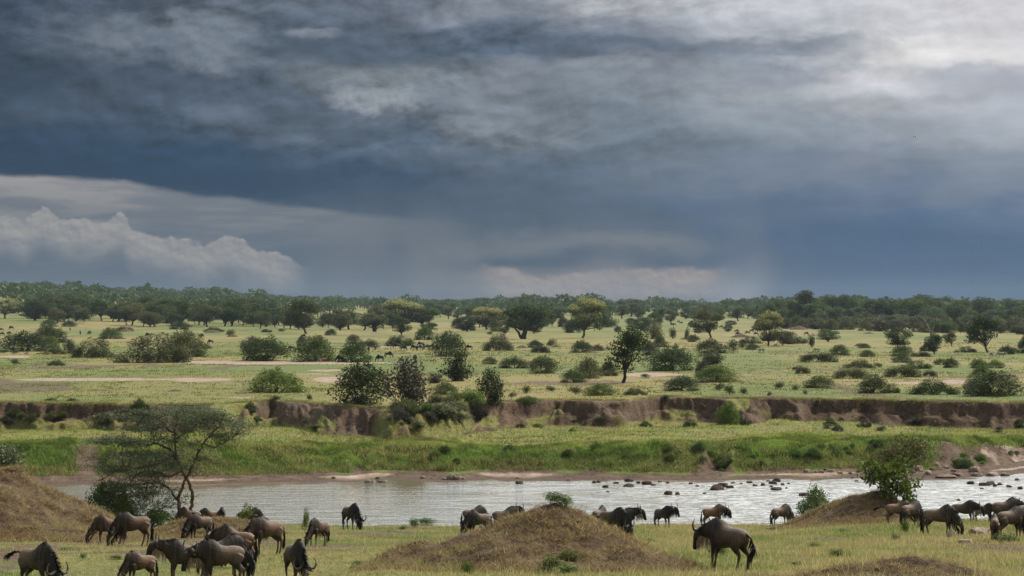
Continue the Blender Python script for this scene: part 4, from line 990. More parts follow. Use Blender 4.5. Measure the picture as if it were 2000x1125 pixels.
# ------------------------------------------------------------------ near acacia and the tree on the right mound
def sprays(tips, per, rad_, flat, size, rg, spread=.8):
    Ps = []; Ns = []
    for t in tips:
        n = per; d = rg.normal(size=(n, 3))*np.array([rad_, rad_, rad_*flat]); Ps.append(np.array(t)+d)
        nn = np.tile([0, 0, 1.], (n, 1)); Ns.append(nn)
    P = np.concatenate(Ps); N = np.concatenate(Ns)
    V, Fq = cards(P, N, size, rg, 1.8, spread)
    c = np.zeros((len(P), 4)); c[:, 0] = rg.random(len(P)); c[:, 1] = 0; c[:, 3] = 1
    return V, Fq, np.repeat(c, 4, 0)
def near_acacia():
    rg = np.random.default_rng(21)
    D = 113.0; x0, y0, z0 = ground_at(362, D); s = D/F; rowb = HOR+(CAMZ-z0)/s
    o = bpy.data.objects.new('acacia_tree', None); C.objects.link(o); o.location = (x0, y0, z0)
    tag(o, 'feathery grey-green acacia on the near bank leaning over the river', 'tree')
    PT = lambda px, row, d=0: np.array([(px-362)*s, d, (rowb-row)*s])
    limbs = []; tips = []
    def limb(pts, r0, r1):
        pts = [PT(*p) for p in pts]; n = len(pts)*4
        t = np.linspace(0, len(pts)-1, n); k = np.clip(t.astype(int), 0, len(pts)-2); f = (t-k)[:, None]; P = np.array(pts)
        path = P[k]*(1-f)+P[k+1]*f; path[1:-1] += rg.normal(0, .028, (n-2, 3))
        limbs.append((path, np.linspace(r0, r1, n)*s))
        return path
    A = limb([(370,1030),(374,1000),(377,968),(368,940),(356,918),(345,890),(341,850),(346,818),(356,792)], 4.2, 1.1)
    Bm = limb([(346,1030),(352,1000),(349,975),(358,945),(366,930)], 4.6, 2.2)
    Cc = limb([(362,935),(380,905,-.3),(392,880,-.5),(402,862,-.6),(420,845,-.8),(436,828,-1.0),(444,808,-1.0)], 2.5, .9)
    Dd = limb([(352,985),(330,955,.5),(305,945,.8),(262,948,1.2),(235,960,1.3)], 2.7, 1.0)
    Ee = limb([(352,905),(330,880,.6),(300,868,1.0),(270,872,1.0),(240,874,1.2),(215,866,1.2)], 2.8, .9)
    Ff = limb([(346,850),(320,832,-.4),(310,815,-.5),(290,806,-.6)], 2.2, .8)
    Gg = limb([(345,880),(325,900,-.9),(290,910,-1.3),(250,905,-1.5),(215,930,-1.6)], 2.6, .9)
    Hh = limb([(356,920),(335,930,-.6),(300,915,-.9),(270,925,-1.2),(232,985,-1.2)], 2.6, .9)
    Ii = limb([(400,865,-.6),(425,872,-.5),(445,862,-.4),(462,850,-.3)], 1.7, .6)
    Jj = limb([(341,860),(370,838,.6),(395,822,.8),(410,806,.9)], 1.9, .7)
    regions = [  # px, row, spread px, spread row, depth, count
        (262,812,34,7,1.3,16),(310,806,38,7,1.5,20),(360,802,36,7,1.5,20),(420,812,36,9,1.5,24),(462,830,22,7,1.0,12),(285,835,34,7,1.3,16),(350,828,30,8,1.3,14),
        (230,855,26,6,1.2,12),(205,862,20,4,1.0,8),(275,862,30,8,1.3,16),(330,860,26,8,1.2,12),(430,855,26,8,1.2,13),(400,835,26,7,1.2,12),
        (255,890,38,10,1.4,24),(310,895,34,12,1.4,24),(225,915,26,11,1.2,14),(290,925,38,13,1.5,26),(345,915,18,12,1.1,12),(240,950,30,13,1.3,20),(300,960,36,14,1.4,26),(225,975,22,9,1.1,12),(270,985,32,12,1.3,18),(325,985,20,12,1.1,12),(395,895,16,9,1.0,8),(300,1005,30,8,1.2,10),(460,845,14,6,.8,5),(372,868,16,8,.9,6)]
    allp = np.concatenate([l[0] for l in limbs[:]])
    tw = []
    for px, row, sx, sr, dd, n in regions:
        for k in range(n):
            c = PT(px+rg.normal(0, sx*.62), row+rg.normal(0, sr*.7), rg.normal(0, dd*.55))
            j = allp[np.argmin(np.sum((allp-c)**2*np.array([1, .6, 1.]), 1)+rg.random(len(allp))*.15)]
            mid = (j+c)/2+rg.normal(0, .09, 3); 
            tw.append((np.array([j, mid, c]), np.array([.022, .014, .006])))
            tips.append(c)
            for q in range(2):
                e = c+np.array([rg.normal(0, .38), rg.normal(0, .3), rg.normal(0, .06)])
                tw.append((np.array([c, (c+e)/2+rg.normal(0, .03, 3), e]), np.array([.008, .006, .003]))); tips.append(e)
    v, f = merge([tube(p, r, 7) for p, r in limbs[:1]]); link('trunk', mesh_np('acacia_trunk', v, f, True), BARKR, o)
    v, f = merge([tube(p, r, 7) for p, r in limbs[1:2]]); link('trunk', mesh_np('acacia_trunk', v, f, True), BARKR, o)
    v, f = merge([tube(p, r, 6) for p, r in limbs[2:]]+[tube(p, r, 3) for p, r in tw]); link('branches', mesh_np('acacia_branches', v, f, True), BARK, o)
    V, Fq, c = sprays(tips, 26, .23, .22, .054, rg, .6)
    link('crown', mesh_np('acacia_crown', V, Fq, False, c), LEAF['thorn'], o)
near_acacia()

def custom_tree(cx, D, limbs_px, regions, name, label, leafk, size, per, bark=BARKR, twr=.012, seed=4, z0=None):
    rg = np.random.default_rng(seed); x0 = (cx-1000)/F*D; y0 = D
    if z0 is None: z0 = float(surf(np.array([x0]), np.array([y0]))[0])
    s = D/F; rowb = HOR+(CAMZ-z0)/s
    o = bpy.data.objects.new(name, None); C.objects.link(o); o.location = (x0, y0, z0-.05); tag(o, label, 'tree' if 'tree' in name else 'shrub')
    PT = lambda px, row, d=0: np.array([(px-cx)*s, d, (rowb-row)*s])
    paths = []
    for pts, r0, r1 in limbs_px:
        pts = [PT(*p) for p in pts]; pts[0][2] = min(pts[0][2], pts[0][2]); n = len(pts)*3
        t = np.linspace(0, len(pts)-1, n); k = np.clip(t.astype(int), 0, len(pts)-2); f = (t-k)[:, None]; P_ = np.array(pts)
        path = P_[k]*(1-f)+P_[k+1]*f; path[1:-1] += rg.normal(0, .02, (n-2, 3)); paths.append((path, np.linspace(r0, r1, n)*s))
    allp = np.concatenate([p for p, r in paths]); tips = []; tw = []
    for px, row, sx, sr, dd, n in regions:
        for k in range(n):
            c = PT(px+rg.normal(0, sx*.6), row+rg.normal(0, sr*.6), rg.normal(0, dd*.5))
            j = allp[np.argmin(np.sum((allp-c)**2, 1))]
            tw.append((np.array([j, (j+c)/2+rg.normal(0, .06, 3), c]), np.array([twr, twr*.7, twr*.3]))); tips.append(c)
    v, f = merge([tube(p, r, 6) for p, r in paths]+[tube(p, r, 3) for p, r in tw]); link('trunk', mesh_np(name+'_trunk', v, f, True), bark, o)
    V, Fq, c = sprays(tips, per, size[0], .8, size[1], rg, .9)
    link('crown', mesh_np(name+'_crown', V, Fq, False, c), LEAF[leafk], o)
    return o
custom_tree(1776, 118, [([(1777,990),(1773,960),(1766,925),(1762,905)], 4.2, 2.2), ([(1766,925),(1745,900,-.3),(1735,880,-.4)], 2, .7), ([(1764,912),(1780,890,.2),(1795,872,.3)], 2, .7), ([(1762,905),(1765,880),(1762,862)], 1.8, .6), ([(1768,935),(1785,905,.4),(1808,885,.5)], 1.4, .5), ([(1745,900),(1725,895,-.4),(1712,885,-.5)], 1.2, .4)],
  [(1765,870,26,11,1.0,34),(1738,882,20,10,.9,20),(1790,868,18,11,.8,26),(1762,892,28,10,1.0,22),(1802,884,12,9,.6,12),(1725,893,16,8,.6,10)], 'mound_tree', 'sparse olive-brown tree with a thin pale trunk on the right mound', 'olive', (.20, .10), 10, seed=5)
custom_tree(1745, 116.5, [([(1745,985),(1738,955),(1720,925),(1700,905)], 2.2, .7), ([(1748,985),(1752,950),(1745,920)], 2.0, .6), ([(1756,985),(1765,965),(1772,945)], 1.6, .5)],
  [(1697,908,14,9,.6,16),(1720,925,20,12,.8,34),(1750,915,20,13,.8,34),(1738,950,16,9,.7,24),(1765,950,14,18,.7,34),(1772,975,9,8,.5,16),(1702,935,9,9,.5,8)], 'leafy_shrub', 'bright leafy shrub crowding the trunk of the sparse tree, right mound', 'bright', (.19, .14), 9, seed=8)
# bush at the far left edge behind the tall mound
custom_tree(-15, 108, [([(-15,985),(-12,930),(0,890)], 4, 1), ([(-15,985),(-35,920),(-40,880)], 3, 1)], [(-10,885,34,10,1.4,60),(10,900,20,9,1.0,30),(-30,915,30,12,1.2,40),(15,890,18,7,.9,16)], 'thorn_bush', 'grey-green thorn bush cut by the left edge behind the tall mound', 'thorn', (.20, .10), 22, seed=12)

# scrub and tussocks on the slopes under the cut bank
rgs = np.random.default_rng(52)
for i in range(64):
    if i < 24: px, row = rgs.uniform(770, 935), rgs.uniform(800, 836)
    elif i < 42: px, row = rgs.uniform(-10, 470), rgs.uniform(812, 840)
    else: px, row = rgs.uniform(480, 2010), rgs.uniform(822, 842)
    x, y, z = locate(px, row, 204, 233); w = rgs.uniform(.8, 2.4) if i < 42 else rgs.uniform(.5, 1.3)
    lf = ['olive', 'green', 'grey', 'bright'][rgs.choice(4, p=[.4, .25, .2, .15])]
    plant('wide' if rgs.random() < .6 else 'sprig', lf, x, y, z, w, w*rgs.uniform(.35, .6), 'slope_shrub', 'bush', px=px, row=row, words={'olive': 'olive', 'green': 'green', 'grey': 'grey-brown', 'bright': 'bright green'}[lf]+' scrub tussock')
    VEG[-1]['grp'] = 'scrub on the slope below the cut bank'

# weeds and small leafy plants of the near bank
WD = [(1083,1004,44,19,62,'bright','leafy tuft crowning the big central mound'),(1106,1002,26,18,61.8,'bright','small bright sprig on the right side of the central mound top'),(1135,1016,14,16,63,'green','thin weed on the right shoulder of the central mound'),(1105,1083,38,22,59.3,'green','round green weed halfway down the central mound'),(1076,1118,40,32,57.5,'green','dark green weed low on the central mound'),(1105,1122,40,20,56.5,'bright','bright weed at the foot of the central mound'),(912,1122,30,24,57.5,'green','round dark weed on the left foot of the central mound'),
 (975,1030,16,20,63,'bright','yellow-green sprig on the left slope of the central mound'),(1010,1012,30,16,68,'green','weed in front of the horned wildebeest by the central mound'),
 (242,1030,50,66,112,'bright','pale green leafy clump beside the tall left mound'),(205,1036,70,84,113,'bright','tall pale green shrub between the left mound and the acacia'),(308,1038,44,40,112,'bright','bright low weed at the foot of the feathery acacia'),(482,1036,30,44,114,'bright','bright green weed in front of the river, left group'),(598,1040,15,38,112,'green','thin upright weed left of the young wildebeest'),
 (828,1019,28,14,None,'green','round grass tussock on the river edge, centre left'),(810,1030,18,16,None,'green','small dark weed beside the round tussock'),(788,1036,18,9,None,'green','flat weed left of the tussock'),
 (1590,1036,60,64,124,'bright','leafy green bush at the left foot of the right mound'),(1766,1042,18,24,None,'bright','tall leafy weed before the pale-rumped wildebeest'),(1748,1056,22,12,None,'green','round weed at the lower left of the tall leafy one'),(1642,1042,20,9,None,'green','small dark weed in the right meadow'),(1632,1088,28,14,None,'green','dark weed in the lower right meadow'),(1590,1072,24,12,None,'green','dark weed left of the lower right one'),(1556,1108,26,10,None,'green','low weed near the bottom edge, right'),(1405,1083,40,20,None,'green','green clump under the walking bull'),
 (50,1018,20,9,None,'bright','small bright weed on the tall left mound'),(180,1052,24,9,None,'green','low dark weed left of the two grazing wildebeest'),(162,1090,14,9,None,'green','small green weed between two grazing animals, left'),(228,1092,26,8,None,'green','low weed above the young grazing wildebeest'),(130,1075,26,6,None,'green','low weed behind the large grazing bull'),
 (1970,1060,44,16,None,'green','ragged grass clump at the right edge'),(1876,930,44,16,198,'green','green reed patch on the rocky river bar'),(1918,931,12,8,198,'green','small reed tuft on the rocky river bar'),
 (1270,1062,26,10,None,'green','low clump right of the central mound'),(630,1050,22,12,None,'green','green weed behind the young wildebeest'),(700,1105,24,9,None,'green','low weed in the left meadow'),(520,1055,20,10,None,'green','weed beside the brown grazing wildebeest')]
for i, (px, row, w, h, D, lf, lab) in enumerate(WD):
    if D is None: x, y, z = locate(px, row, 52, 127)
    else: y = D; x = (px-1000)/F*D; z = 0
    z = float(surf(np.array([x]), np.array([y]))[0])
    plant('sprig' if h < 60 else 'bush', 'bright', x, y, z, w*y/F, h*y/F*1.15, 'weed', 'plant', label=lab, group='green weeds on the near bank', var=i)

# broad-leaved plants along the foot of the far bank
rgw = np.random.default_rng(31)
for i in range(46):
    px = rgw.choice([rgw.uniform(1550, 1720), rgw.uniform(840, 1010), rgw.uniform(1100, 1560), rgw.uniform(1880, 2010)], p=[.40, .2, .3, .1])
    x = (px-1000)/F*197; e = float(edgeD(np.array([px]))[0]); y = e+rgw.uniform(4.8, 9); x = (px-1000)/F*y; z = float(terrain(np.array([x]), np.array([y]))[0])
    w = rgw.uniform(.45, 1.2)
    o = plant('bush', 'bright' if rgw.random() < .7 else 'green', x, y, z, w, w*.6, 'bank_shrub', 'plant', px=px, row=HOR+(CAMZ-z)*F/y, words='leafy bank shrub')
    VEG[-1]['grp'] = 'leafy shrubs on the far river bank'

# ------------------------------------------------------------------ animals
def mat_coat(name, base, dark, rump, strength=1.0):
    m, B, bs = pri(name, .62)
    at = B.n('ShaderNodeAttribute', attribute_name='mask'); sp = B.n('ShaderNodeSeparateColor'); B.l(at.outputs['Color'], sp.inputs[0])
    tc = B.n('ShaderNodeTexCoord'); oi = B.n('ShaderNodeObjectInfo')
    mp = B.n('ShaderNodeMapping'); mp.inputs['Scale'].default_value = (9, 2.5, 1.2); B.l(tc.outputs['Object'], mp.inputs[0])
    st = B.noise(mp.outputs[0], 1.6, 4, .6)
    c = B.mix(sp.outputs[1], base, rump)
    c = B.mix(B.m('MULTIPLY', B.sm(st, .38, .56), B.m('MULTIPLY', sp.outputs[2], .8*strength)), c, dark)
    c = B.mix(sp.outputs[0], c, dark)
    sh = B.noise(mp.outputs[0], 5.0, 4, .65); sv_ = B.sm(sh, .3, .7, .62, 1.25)
    c = B.mix(1.0, c, B.vec(sv_, sv_, sv_), 'MULTIPLY')
    hs = B.n('ShaderNodeHueSaturation'); B.l(B.m('ADD', .75, B.m('MULTIPLY', oi.outputs['Random'], .5)), hs.inputs['Value']); B.l(c, hs.inputs['Color'])
    B.l(hs.outputs[0], bs.inputs['Base Color'])
    bp = B.n('ShaderNodeBump'); bp.inputs['Strength'].default_value = .4; bp.inputs['Distance'].default_value = .02
    B.l(B.noise(tc.outputs['Object'], 28, 3, .6), bp.inputs['Height']); B.l(bp.outputs[0], bs.inputs['Normal'])
    bs.inputs['Specular IOR Level'].default_value = .25
    return m
COAT = {'adult': mat_coat('coat_adult', (.092,.064,.044), (.014,.012,.010), (.160,.110,.075)),
        'brown': mat_coat('coat_brown', (.125,.076,.046), (.018,.014,.010), (.195,.120,.074)),
        'dark':  mat_coat('coat_dark', (.060,.044,.033), (.011,.009,.008), (.12,.084,.06)),
        'impala': mat_coat('coat_impala', (.36,.17,.075), (.10,.05,.03), (.42,.22,.11), .0),
        'zebra': None}
def plain(name, c, r=.6):
    m, B, bs = pri(name, r); bs.inputs['Base Color'].default_value = (*c, 1); return m
HORN = plain('horn', (.085,.075,.066), .35); HAIR = plain('black_hair', (.010,.009,.009), .55); BEARD = plain('pale_hair', (.36,.27,.19), .7); EYE = plain('eye', (.01,.008,.006), .1)
BEARDK = plain('brown_hair', (.10,.07,.05), .7); WHITE = plain('white_feather', (.75,.75,.72), .6)
def mat_zebra():
    m, B, bs = pri('coat_zebra', .6)
    tc = B.n('ShaderNodeTexCoord'); w = B.n('ShaderNodeTexWave'); w.inputs['Scale'].default_value = 3.2; w.inputs['Distortion'].default_value = 2.0
    B.l(tc.outputs['Object'], w.inputs['Vector']); B.l(B.mix(B.sm(w.outputs['Fac'], .45, .55), (.03,.027,.025), (.55,.51,.46)), bs.inputs['Base Color']); return m
COAT['zebra'] = mat_zebra()

def loft(path, rw, rh, side=None, n=12):
    """closed tube with elliptical sections; rw across, rh in the plane of the path"""
    P = np.asarray(path, float); m = len(P); V = []
    s = np.array((0, 1., 0)) if side is None else np.array(side, float)
    for i in range(m):
        t = P[min(i+1, m-1)]-P[max(i-1, 0)]; t /= np.linalg.norm(t)+1e-9
        s2 = s-t*(s@t); s2 /= np.linalg.norm(s2)+1e-9; u = np.cross(t, s2)
        for k in range(n):
            a = 2*math.pi*k/n; V.append(P[i]+s2*math.cos(a)*rw[i]+u*math.sin(a)*rh[i])
    V.append(P[0]); V.append(P[-1]); V = np.array(V)
    F4 = [(i*n+k, i*n+(k+1) % n, (i+1)*n+(k+1) % n, (i+1)*n+k) for i in range(m-1) for k in range(n)]
    F3 = [(m*n, (k+1) % n, k) for k in range(n)]+[(m*n+1, (m-1)*n+k, (m-1)*n+(k+1) % n) for k in range(n)]
    return V, F4, F3
def fuse(lofts, vox=.022, smooth=5):
    Vs = []; F4 = []; F3 = []; o = 0
    for v, a, b in lofts:
        Vs.append(v); F4 += [tuple(i+o for i in f) for f in a]; F3 += [tuple(i+o for i in f) for f in b]; o += len(v)
    me = mesh_np('tmp', np.concatenate(Vs), [np.array(F4), np.array(F3)])
    ob = bpy.data.objects.new('tmp', me); C.objects.link(ob)
    r = ob.modifiers.new('r', 'REMESH'); r.mode = 'VOXEL'; r.voxel_size = vox
    s = ob.modifiers.new('s', 'SMOOTH'); s.factor = .5; s.iterations = smooth
    dg = bpy.context.evaluated_depsgraph_get()
    out = bpy.data.meshes.new_from_object(ob.evaluated_get(dg)); bpy.data.objects.remove(ob, do_unlink=True); bpy.data.meshes.remove(me)
    out.polygons.foreach_set('use_smooth', [True]*len(out.polygons)); return out
def hair(roots, dirs, L, w, rg, droop=.0):
    n = len(roots); roots = np.asarray(roots); dirs = np.asarray(dirs)+rg.normal(0, .16, (n, 3)); dirs /= np.linalg.norm(dirs, axis=1)[:, None]
    L = L*rg.uniform(.6, 1.15, n)[:, None] if np.isscalar(L) else (L*rg.uniform(.6, 1.15, n))[:, None]
    sd = np.cross(dirs, rg.normal(size=(n, 3))); sd /= np.linalg.norm(sd, axis=1)[:, None]
    mid = roots+dirs*L*.55; tip = roots+dirs*L+np.array([0, 0, -1])*L*droop
    V = np.stack([roots-sd*w, roots+sd*w, mid+sd*w*.8, mid-sd*w*.8, tip+sd*w*.15, tip-sd*w*.15], 1).reshape(-1, 3)
    b = (np.arange(n)*6)[:, None]
    return V, np.concatenate([b+np.array([0, 1, 2, 3]), b+np.array([3, 2, 4, 5])])

NECKS = {   # neck centre points (x, z, half width, half height), then head points poll -> muzzle
 'up':    ([(.40,1.10,.17,.27),(.62,1.13,.135,.23),(.82,1.19,.105,.175),(.97,1.25,.09,.13)], [(.96,1.25,.078,.10),(1.06,1.20,.092,.13),(1.13,1.07,.072,.115),(1.18,.93,.060,.085),(1.225,.80,.070,.078),(1.235,.755,.055,.055)]),
 'walk':  ([(.40,1.08,.17,.27),(.62,1.03,.135,.23),(.80,1.00,.105,.18),(.95,1.00,.09,.135)], [(.94,1.02,.078,.10),(1.04,.95,.092,.13),(1.09,.81,.072,.115),(1.12,.67,.060,.085),(1.145,.54,.070,.078),(1.15,.495,.055,.055)]),
 'half':  ([(.40,1.08,.17,.27),(.60,.96,.135,.23),(.78,.80,.105,.18),(.93,.66,.09,.135)], [(.95,.66,.075,.10),(1.05,.56,.088,.105),(1.07,.40,.066,.085),(1.03,.26,.056,.062),(.99,.15,.066,.068),(.97,.10,.052,.045)]),
 'graze': ([(.40,1.06,.17,.27),(.60,.92,.14,.23),(.78,.70,.11,.185),(.90,.50,.09,.14)], [(.92,.54,.075,.10),(1.01,.44,.088,.105),(1.04,.29,.066,.085),(1.03,.16,.056,.062),(1.01,.07,.066,.06),(1.00,.04,.05,.04)]),
}
def make_beast(pose, neck_yaw=0.0, head_yaw=0.0, legs=(0, 0, 0, 0), tail='hang', calf=False, seed=0, belly=1.0, fat=1.0):
    """one blue wildebeest: unit adult size, facing +x. returns dict of meshes"""
    rg = np.random.default_rng(seed+50); lf = []
    bw = fat if not calf else .86
    tor = [(-.66,.98,.90,.06),(-.62,1.07,.83,.12),(-.52,1.14,.77,.18),(-.36,1.17,.73,.21),(-.15,1.165,.655,.235),(.05,1.20,.60,.245),(.22,1.285,.585,.235),(.36,1.375,.60,.21),(.48,1.39,.66,.175),(.60,1.31,.74,.135),(.70,1.18,.82,.09)]
    P = [(x, 0, (a+b)/2) for x, a, b, w in tor]
    lf.append(loft(P, [w*bw for *_, w in tor], [(a-b)/2*(belly if .6 > b else 1) for x, a, b, w in tor], n=16))
    def bend(p, base, ang):
        c, s_ = math.cos(ang), math.sin(ang); d = p[0]-base; return np.array([base+d*c, d*s_+p[1]*c, p[2]])
    nk, hd = NECKS[pose]
    NP = [bend(np.array([x, 0, z]), .42, neck_yaw*min(1, max(0, (x-.40))/.5)) for x, z, w, h in nk]
    HP0 = [bend(np.array([x, 0, z]), .42, neck_yaw) for x, z, w, h in hd]
    pol = HP0[0]; ca, sa = math.cos(head_yaw), math.sin(head_yaw)
    HP = [pol+np.array([(p-pol)[0]*ca-(p-pol)[1]*sa, (p-pol)[0]*sa+(p-pol)[1]*ca, (p-pol)[2]]) for p in HP0]
    sideN = np.array([-math.sin(neck_yaw*.6), math.cos(neck_yaw*.6), 0]); ya = neck_yaw+head_yaw
    sideH = np.array([-math.sin(ya), math.cos(ya), 0])
    lf.append(loft(NP, [w*bw for *_, w, h in nk], [h*(.88 if not calf else .78) for *_, h in nk], sideN, 14))
    lf.append(loft(HP, [w for *_, w, h in hd], [h for *_, h in hd], sideH, 12))
    legp = []
    for k, sg in enumerate((1, -1)):       # front
        a = legs[k]; y = sg*.125
        sh = np.array([.42, sg*.12, .86]); kn = np.array([.43+.40*math.sin(a), y, .42+.05*abs(a)]); lift = max(0, -a)*.10
        fe = kn+np.array([math.sin(a*.7-.02)*.33-max(0, -a)*.12, 0, -.31+lift]); hf = np.array([fe[0]+.045, y, max(.0, fe[2]-.11)])
        pt = [sh, np.array([.385, sg*.135, .69]), kn*.5+np.array([.385, sg*.13, .69])*.5, kn, kn*.5+fe*.5, fe, hf+np.array([-.01, 0, .045]), hf+np.array([.01, 0, 0])]
        r = np.array([.115, .094, .066, .049, .035, .040, .038, .048])*(.92 if calf else 1); lf.append(loft(pt, r*.92, r*1.1, (0, 1, 0), 9)); legp.append(hf)
    for k, sg in enumerate((1, -1)):       # hind
        a = legs[2+k]; y = sg*.125
        hp = np.array([-.46, sg*.11, .92]); stf = np.array([-.36+.10*math.sin(a), sg*.15, .66]); hk = np.array([-.56+.42*math.sin(a), y, .455]); 
        fe = hk+np.array([.05+.30*math.sin(a*.8), 0, -.34+.03*abs(a)]); hf = np.array([fe[0]+.045, y, max(0, fe[2]-.11)])
        pt = [hp, stf, (stf+hk)/2+np.array([-.01, 0, 0]), hk, hk*.5+fe*.5, fe, hf+np.array([-.01, 0, .045]), hf+np.array([.01, 0, 0])]
        r = np.array([.170, .132, .078, .053, .038, .041, .039, .049])*(.92 if calf else 1); lf.append(loft(pt, r*.78, r*1.15, (0, 1, 0), 9))
    body = fuse(lf)
    n = len(body.vertices); co = np.empty(n*3, np.float32); body.vertices.foreach_get('co', co); co = co.reshape(-1, 3)
    col = np.zeros((n, 4), np.float32); col[:, 3] = 1
    H = np.array(HP); N_ = np.array(NP)
    dist = lambda A: np.min(np.linalg.norm(co[:, None, :]-A[None], axis=2), 1)
    # face black down the front of the muzzle
    fine = np.array([H[i]*(1-t)+H[i+1]*t for i in range(len(H)-1) for t in (0, .33, .66)])
    dh = dist(fine[3:]); isbody = co[:, 0]
    headm = sst(dh, .17, .11)
    mz = dist(fine[-8:]); face = sst(mz, .16, .08)
    col[:, 0] = np.clip(np.maximum(headm*.55, face*.95), 0, 1)
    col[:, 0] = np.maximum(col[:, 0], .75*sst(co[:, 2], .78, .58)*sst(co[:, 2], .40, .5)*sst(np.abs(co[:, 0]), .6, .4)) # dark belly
    col[:, 0] = np.maximum(col[:, 0], .8*sst(co[:, 2], .09, .045))  # hooves
    topn = sst(co[:, 2]-(1.15+.2*np.clip(co[:, 0], 0, .5)), .02, .10)*sst(co[:, 0], .1, .35)
    col[:, 0] = np.maximum(col[:, 0], topn*.8); col[:, 0] = np.maximum(col[:, 0], .5*sst(co[:, 0], .25, .5)*sst(co[:, 2], .6, .8))
    front = sst(co[:, 0], -.02, .26)*sst(co[:, 2], .5, .7)
    col[:, 2] = front*(1-headm)
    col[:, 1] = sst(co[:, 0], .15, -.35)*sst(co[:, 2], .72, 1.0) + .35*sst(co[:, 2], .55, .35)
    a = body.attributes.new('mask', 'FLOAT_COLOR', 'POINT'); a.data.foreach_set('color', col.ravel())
    out = dict(body=body)
    # horns, ears
    ax = H[3]-H[0]; ax /= np.linalg.norm(ax); up = -ax; fw = np.cross(sideH, up); fw = fw/np.linalg.norm(fw)
    if fw@np.array([math.cos(ya), math.sin(ya), 0]) < 0: fw = -fw
    pb = H[0]+up*.075+fw*.02
    upw = up*.45+fw*.25+np.array([0, 0, .65]); upw /= np.linalg.norm(upw)
    hs = []; sc = .55 if calf else 1
    for sg in (1, -1):
        pts = [(.02, .0, 0), (.10, .005, .0), (.20, -.05, .0), (.29, -.035, .0), (.345, .06, -.01), (.335, .17, -.02), (.27, .27, -.03)] if not calf else [(.05, 0, 0), (.09, .06, 0), (.13, .14, 0), (.15, .24, 0)]
        P = [pb+sideH*sg*a_*1.0+upw*b_+fw*c_ for a_, b_, c_ in pts]
        r = np.linspace(.062 if not calf else .030, .010, len(P)); hs.append(tube(P, r, 8))
    out['horns'] = [mesh_np('horn', v, f, True) for v, f in hs]
    er = []
    for sg in (1, -1):
        e0 = H[0]+sideH*sg*.075+up*.0; tip = e0+sideH*sg*.19-up*.05-fw*.05
        er.append(loft([e0, e0*.6+tip*.4, tip*.75+e0*.25, tip], [.02, .028, .022, .004], [.02, .045, .035, .004], upw, 7))
    out['ears'] = [mesh_np('ear', v, [np.array(a_), np.array(b_)], True) for v, a_, b_ in er]
    ey = []
    for sg in (1, -1):
        c = H[1]*.75+H[2]*.25+sideH*sg*.088+fw*.035; v, a_, b_ = loft([c-ax*.016, c-ax*.008, c+ax*.008, c+ax*.016], [.004, .014, .014, .004], [.004, .014, .014, .004], sideH, 6); ey.append(mesh_np('eye', v, [np.array(a_), np.array(b_)], True))
    out['eyes'] = ey
    # mane along the nape to the withers
    nr = 170; t = rg.random(nr)
    top = [np.array([.44, 0, 1.385])]+[p+np.cross((NP[min(i+1, 3)]-NP[max(i-1, 0)])/np.linalg.norm(NP[min(i+1, 3)]-NP[max(i-1, 0)]), sideN)*(-1)*nk[i][3]*(-1) for i, p in enumerate(NP)]
    tp = []
    for i, p in enumerate(NP):
        tg = NP[min(i+1, 3)]-NP[max(i-1, 0)]; tg /= np.linalg.norm(tg); u = np.cross(tg, sideN); u = u if u[2] > -.2 and (u@np.array([-.5, 0, 1])) > 0 else -u
        if u@np.array([.25, 0, 1.]) < 0: u = -u
        tp.append(p+u*nk[i][3]*(.94 if not calf else .82))
    tp = [np.array([.34, 0, 1.34]), np.array([.46, 0, 1.37])]+tp[1:]; tp = np.array(tp)
    kk = t*(len(tp)-1); i0 = np.clip(kk.astype(int), 0, len(tp)-2); f = (kk-i0)[:, None]
    rt = tp[i0]*(1-f)+tp[i0+1]*f; rt = rt+sideN*rg.normal(0, .012, nr)[:, None]-np.array([0, 0, .02])
    out_d = rt-(np.array(NP).mean(0)*.6+np.array([.42, 0, 1.05])*.4); out_d[:, 2] = np.maximum(out_d[:, 2], .02)+.05; out_d /= np.linalg.norm(out_d, axis=1)[:, None]
    sd = rg.choice([-1, 1], nr)[:, None]*sideN*.5
    v, fq = hair(rt, out_d*.5+sd+np.array([-.35, 0, .0]), .15 if not calf else .10, .013, rg, .55)
    v2, f2 = hair(rt, out_d, .06, .012, rg, 0)
    vv, ff = merge([(v, fq), (v2, f2)]); out['mane'] = mesh_np('mane', vv, ff)
    # beard under the throat
    nb = 120; t = rg.random(nb); thr = []
    for i, p in enumerate(NP[1:]):
        tg = NP[min(i+2, 3)]-NP[i]; tg /= np.linalg.norm(tg); u = np.cross(tg, sideN)
        if u@np.array([.25, 0, 1.]) > 0: u = -u
        thr.append(p+u*nk[i+1][3]*.85)
    thr.append(H[2]*.7+H[3]*.3-fw*.08); thr = np.array(thr)
    kk = t*(len(thr)-1); i0 = np.clip(kk.astype(int), 0, len(thr)-2); f = (kk-i0)[:, None]
    rt = thr[i0]*(1-f)+thr[i0+1]*f+sideH*rg.normal(0, .03, nb)[:, None]
    v, fq = hair(rt, np.tile([-.05, 0, -1.], (nb, 1)), .26 if not calf else .08, .012, rg, .3); out['beard'] = mesh_np('beard', v, fq)
    # tail
    tb = np.array([-.645, 0, 1.02])
    TL = {'hang': [(0,0,0),(-.07,0,-.12),(-.09,.01,-.35),(-.08,.01,-.60)], 'out': [(0,0,0),(-.14,0,.03),(-.34,0,.0),(-.55,0,-.08)], 'swish': [(0,0,0),(-.12,.06,-.12),(-.22,.16,-.34),(-.14,.30,-.56)], 'curl': [(0,0,0),(-.14,-.02,-.10),(-.26,-.04,-.32),(-.22,-.02,-.56)]}[tail]
